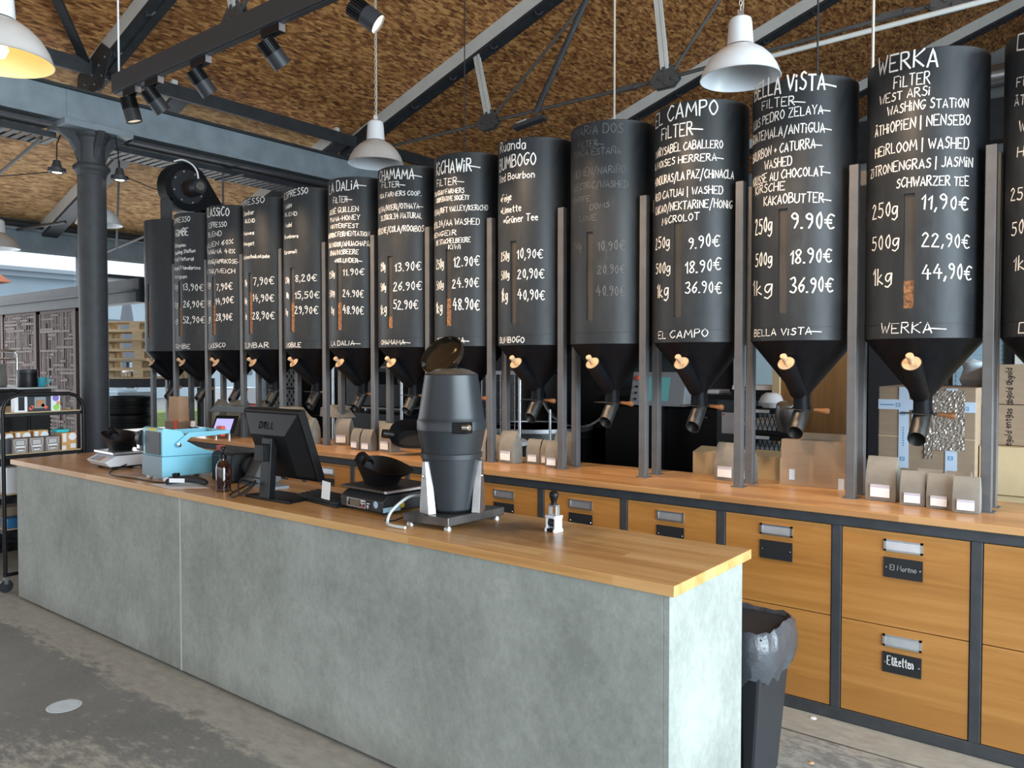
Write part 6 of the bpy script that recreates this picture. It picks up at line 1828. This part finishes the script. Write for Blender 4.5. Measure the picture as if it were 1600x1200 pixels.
MB(t).box(-1.5, -1.14, 4.58, 4.66, .15, .2).build('deck', MT['plas'], t, 0)
for x in (-1.46, -1.18): MB(t).cyl((x - .015, 4.615, .075), (x + .015, 4.615, .075), .075, n=20).build('wheel', MT['plas'], t, 40)

# ---------------------------------------------------------------- display trolley at the left end of the counter
t = thing('shelf_trolley', 'black tubular shelf trolley at the left end of the concrete counter', 'trolley', (-6.6, 2.4, 0))
for x in (-6.155, -7.15):
    a, b = 2.125, 2.66
    MB(t).tube([(x, a, .10), (x, a, 1.26), (x, a + .015, 1.315), (x, a + .05, 1.355), (x, a + .10, 1.372), (x, b - .10, 1.372), (x, b - .05, 1.355), (x, b - .015, 1.315), (x, b, 1.26), (x, b, .10)], .0135, 12).build('end_frame', MT['plas'], t, 60)
    MB(t).cyl((x, a, .12), (x, b, .12), .012, n=10).cyl((x, a, .36), (x, b, .36), .010, n=10).build('cross_bar', MT['plas'], t, 40)
for z in (1.245, .955, .675, .43):
    MB(t).box(-7.14, -6.165, 2.12, 2.665, z - .028, z - .004).build('shelf_frame', MT['plas'], t, 0, .002)
    MB(t).box(-7.13, -6.175, 2.135, 2.65, z - .006, z + .002).build('shelf_board', MT['card2'], t, 0)
for x in (-6.155, -7.15):
    for y in (2.125, 2.66):
        w = MB(t).cyl((x - .012, y, .045), (x + .012, y, .045), .045, n=20).build('caster', MT['plas2'], t, 40)
        MB(t).box(x - .018, x + .018, y - .012, y + .012, .06, .11).build('fork', MT['steel'], w, 0)


def cup_box(x, y, z, lab, first=None):
    if first: return dup(first, (x, y, z), lab)
    t = thing('cup_box', lab, 'box', (x, y, z), 0, 'grey cup boxes on the trolley')
    MB().box(-.09, .0, -.05, .05, 0, .105).build('carton', M('grey_brown_carton', (0.23, 0.19, 0.17), 0.7), t, 0, .001)
    m = MB()
    out = [(-.036, .095), (.036, .095), (.04, .085), (.027, .008), (-.027, .008), (-.04, .085), (-.036, .095)]
    for (a, b), (c, d) in zip(out, out[1:]): m.bar((.0012, a, b), (.0012, c, d), .002, .003, (1, 0, 0))
    for z_ in (.080, .070, .060): m.box(.0005, .0015, -.026, .026, z_, z_ + .005)
    m.box(.0005, .0015, -.028, .028, .038, .05).box(.0005, .0015, -.02, .02, .016, .024)
    m.build('printed_cup', MT['white'], t, 0)
    return t


cb0 = cup_box(-6.19, 2.245, .957, 'left one of three grey cup boxes on the second trolley shelf')
cup_box(-6.19, 2.352, .957, 'middle one of three grey cup boxes on the second trolley shelf', cb0)
cup_box(-6.19, 2.459, .957, 'right one of three grey cup boxes on the second trolley shelf', cb0)
OR = M('orange_carton', (0.62, 0.33, 0.12), 0.7)
for x, y, w, h, lab in ((-6.19, 2.57, .10, .125, 'orange and white carton at the right end of the second trolley shelf'), (-6.32, 2.43, .10, .145, 'orange carton behind the right grey cup box'), (-6.32, 2.31, .10, .142, 'orange carton behind the middle grey cup box'), (-6.32, 2.20, .09, .138, 'orange carton behind the left grey cup box')):
    t = thing('orange_box', lab, 'box', (x, y, .957), 0, 'orange cartons on the trolley')
    MB(t).box(x - .1, x, y - w / 2, y + w / 2, .957, .957 + h).build('carton', OR, t, 0, .001)
    m = MB(t)
    m.lathe([(0, .0015), (.027, .0015)], (x, y + w * .25, .957 + h * .75), 20, (1, 0, 0))
    m.box(x, x + .0015, y - w * .42, y - w * .18, .957 + h * .45, .957 + h * .95).box(x, x + .0015, y - w * .48, y - w * .2, .957, .957 + h * .24).box(x, x + .0015, y + .1 * w, y + w * .48, .957 + .01, .957 + h * .34)
    m.build('white_print', MT['white'], t, 0)
tag(MB().box(-6.32, -6.22, 2.50, 2.585, 1.083, 1.105).build('turquoise_box', M('turquoise', (0.02, 0.5, 0.56), 0.5), smooth=0, bevel=.004), 'small turquoise box on top of the orange cartons', 'box')
tag(MB().lathe([(0, 0), (.035, 0), (.04, .09), (.042, .1), (0, .1)], (-6.24, 2.165, .957), 20).build('grey_cup', M('dark_grey_cup', (0.06, 0.065, 0.07), 0.5), smooth=40, at=(-6.24, 2.165, .957)), 'dark grey cup at the left end of the second trolley shelf', 'cup')
for k, (y0, y1, d, mt, lab) in enumerate(((2.215, 2.30, .06, 'wplas', 'white box with a dark tumbler picture on the top trolley shelf'), (2.30, 2.455, .1, 'plas2', 'dark grey box with a glass cup picture on the top trolley shelf'), (2.455, 2.52, .1, 'wplas', 'white box with violet and green dots on the top trolley shelf'))):
    t = thing('gift_box', lab, 'box', (-6.2, (y0 + y1) / 2, 1.247), 0, 'gift boxes on the top trolley shelf')
    hgt = .118 if k < 2 else .115
    MB(t).box(-6.2 - d, -6.2, y0, y1 - .001, 1.247, 1.247 + hgt).build('carton', MT[mt], t, 0, .001)
    if k == 0: MB(t).box(-6.2, -6.1985, y0 + .025, y0 + .065, 1.258, 1.355).build('printed_tumbler', MT['plas'], t, 0)
    if k == 1:
        MB(t).box(-6.2, -6.1985, y0 + .045, y0 + .12, 1.27, 1.35).build('printed_glass', MT['beam'], t, 0)
        MB(t).box(-6.1984, -6.1975, y0 + .055, y0 + .11, 1.278, 1.33).build('printed_tea', MT['hand'], t, 0)
        m = MB(t)
        for a, b in ((.02, .27), (.03, .28), (.1, .29), (.12, .275)): m.lathe([(0, .001), (.012, .001)], (-6.1985, y0 + a, 1.0 + b), 10, (1, 0, 0))
        m.build('printed_fruit', bpy.data.materials['red_grip_plastic'], t, 0)
    if k == 2:
        MB(t).lathe([(0, .001), (.022, .001)], (-6.2, y0 + .032, 1.338), 20, (1, 0, 0)).build('violet_dot', M('violet_print', (0.25, 0.16, 0.55), 0.6), t, 0)
        MB(t).lathe([(0, .001), (.022, .001)], (-6.2, y0 + .036, 1.272), 20, (1, 0, 0)).build('green_dot', M('green_print', (0.3, 0.6, 0.08), 0.6), t, 0)
        MB(t).lathe([(0, .001), (.015, .001)], (-6.2, y0 + .05, 1.303), 20, (1, 0, 0)).build('orange_dot', OR, t, 0)
tag(MB().box(-6.32, -6.2, 2.16, 2.3, .677, .86).build('white_carton', MT['wplas'], smooth=0, bevel=.002), 'white carton on the third trolley shelf', 'box')
tag(MB().box(-6.32, -6.2, 2.16, 2.3, .432, .50).build('blue_box', M('deep_blue', (0.02, 0.13, 0.3), 0.5), smooth=0, bevel=.002), 'dark blue box on the lowest trolley shelf', 'box')
tag(MB().box(-6.5, -6.34, 2.16, 2.4, .432, .56).build('brown_carton', MT['card'], smooth=0, bevel=.002), 'brown carton on the lowest trolley shelf', 'box')
# second shelf behind the trolley, with canister, cup and pouches
t = thing('side_shelf', 'black shelf with chrome frame behind the trolley at the left edge', 'shelf', (-8.0, 2.6, 0))
MB(t).box(-8.6, -7.47, 2.25, 2.95, 0, 1.37).build('body', MT['plas'], t, 0, .004)
MB(t).box(-8.6, -7.44, 2.2, 3.0, 1.371, 1.384).build('top_board', MT['steel'], t, 0)
fr = MB(t)
fr.tube([(-7.9, 2.35, 1.384), (-7.9, 2.35, 1.70), (-7.9, 2.82, 1.70), (-7.9, 2.85, 1.67), (-7.9, 2.85, 1.384)], .012, 8).tube([(-7.9, 2.35, 1.63), (-7.9, 2.85, 1.63)], .008, 8)
fr.build('chrome_frame', MT['chrome'], t, 60)
t = thing('canister', 'matt black canister standing on the shelf behind the trolley', 'canister', (-7.62, 2.83, 1.385))
MB().lathe([(0, 0), (.076, 0), (.078, .008), (.078, .14), (.076, .145), (0, .145)], n=36).build('can', MT['plas'], t, 40)
MB().lathe([(.0785, .125), (.079, .13), (.077, .152), (0, .153)], n=36).build('lid', MT['plas2'], t, 40)
t = thing('cup', 'turquoise cup with handle beside the matt black canister', 'cup', (-7.66, 2.955, 1.385))
MB().lathe([(0, 0), (.03, 0), (.042, .035), (.046, .08), (.042, .08), (.038, .035), (0, .012)], n=28).build('bowl', M('turquoise_glaze', (0.05, 0.33, 0.40), 0.25), t, 40)
MB().tube([(.038, .025, .07), (.055, .05, .07), (.056, .052, .04), (.035, .022, .025)], .007, 8).build('handle', bpy.data.materials['turquoise_glaze'], t, 60)
t = thing('coffee_pouch', 'dark green pouch with folded top at the left edge', 'pouch', (-8.05, 2.73, 1.385), 80)
pouch_parts(t, .16, .10, .20, MT['bagdk'], False)
# ---------------------------------------------------------------- small things hanging under the roof
t = thing('flood_light', 'small grey flood light hanging from the truss rod above the hopper chalked Red Bourbon', 'light', (-5.2, 6.93, 4.2))
MB(t).obox((-5.22, 6.93, 4.19), (.19, .02, .03), (-.01, .06, 0), (-.004, 0, .02)).build('housing', MT['frame'], t, 0, .004)
MB(t).obox((-5.30, 6.93, 4.208), (.06, .006, .01), (-.005, .05, 0), (-.002, 0, .012)).build('driver_box', MT['raft'], t, 0, .003)
MB(t).cyl((-5.30, 6.93, 4.22), (-5.30, 6.93, 4.31), .006, n=6).cyl((-5.13, 6.93, 4.22), (-5.13, 6.93, 4.31), .006, n=6).build('hanger', MT['rod'], t, 0)
def hang(x, y, z0, r, m, lab):
    tag(MB().cyl((x, y, z0), (x, y, roof(x)), r, n=6).build('hanging_cable', m, smooth=40), lab, 'cable')


hang(-1.63, 5.2, 2.2, .006, MT['dark'], 'thin dark cable hanging down behind the hopper chalked KAKAOBUTTER')
hang(-1.30, 5.2, 2.2, .009, MT['chain'], 'pale rope hanging down at the left of the hopper chalked 44,90€')
hang(-4.62, 5.2, 2.6, .005, MT['dark'], 'thin dark wire hanging in front of the middle rafter strut')
hang(-3.12, 5.2, 2.5, .008, MT['chain'], 'pale chain hanging behind the wiped hopper')
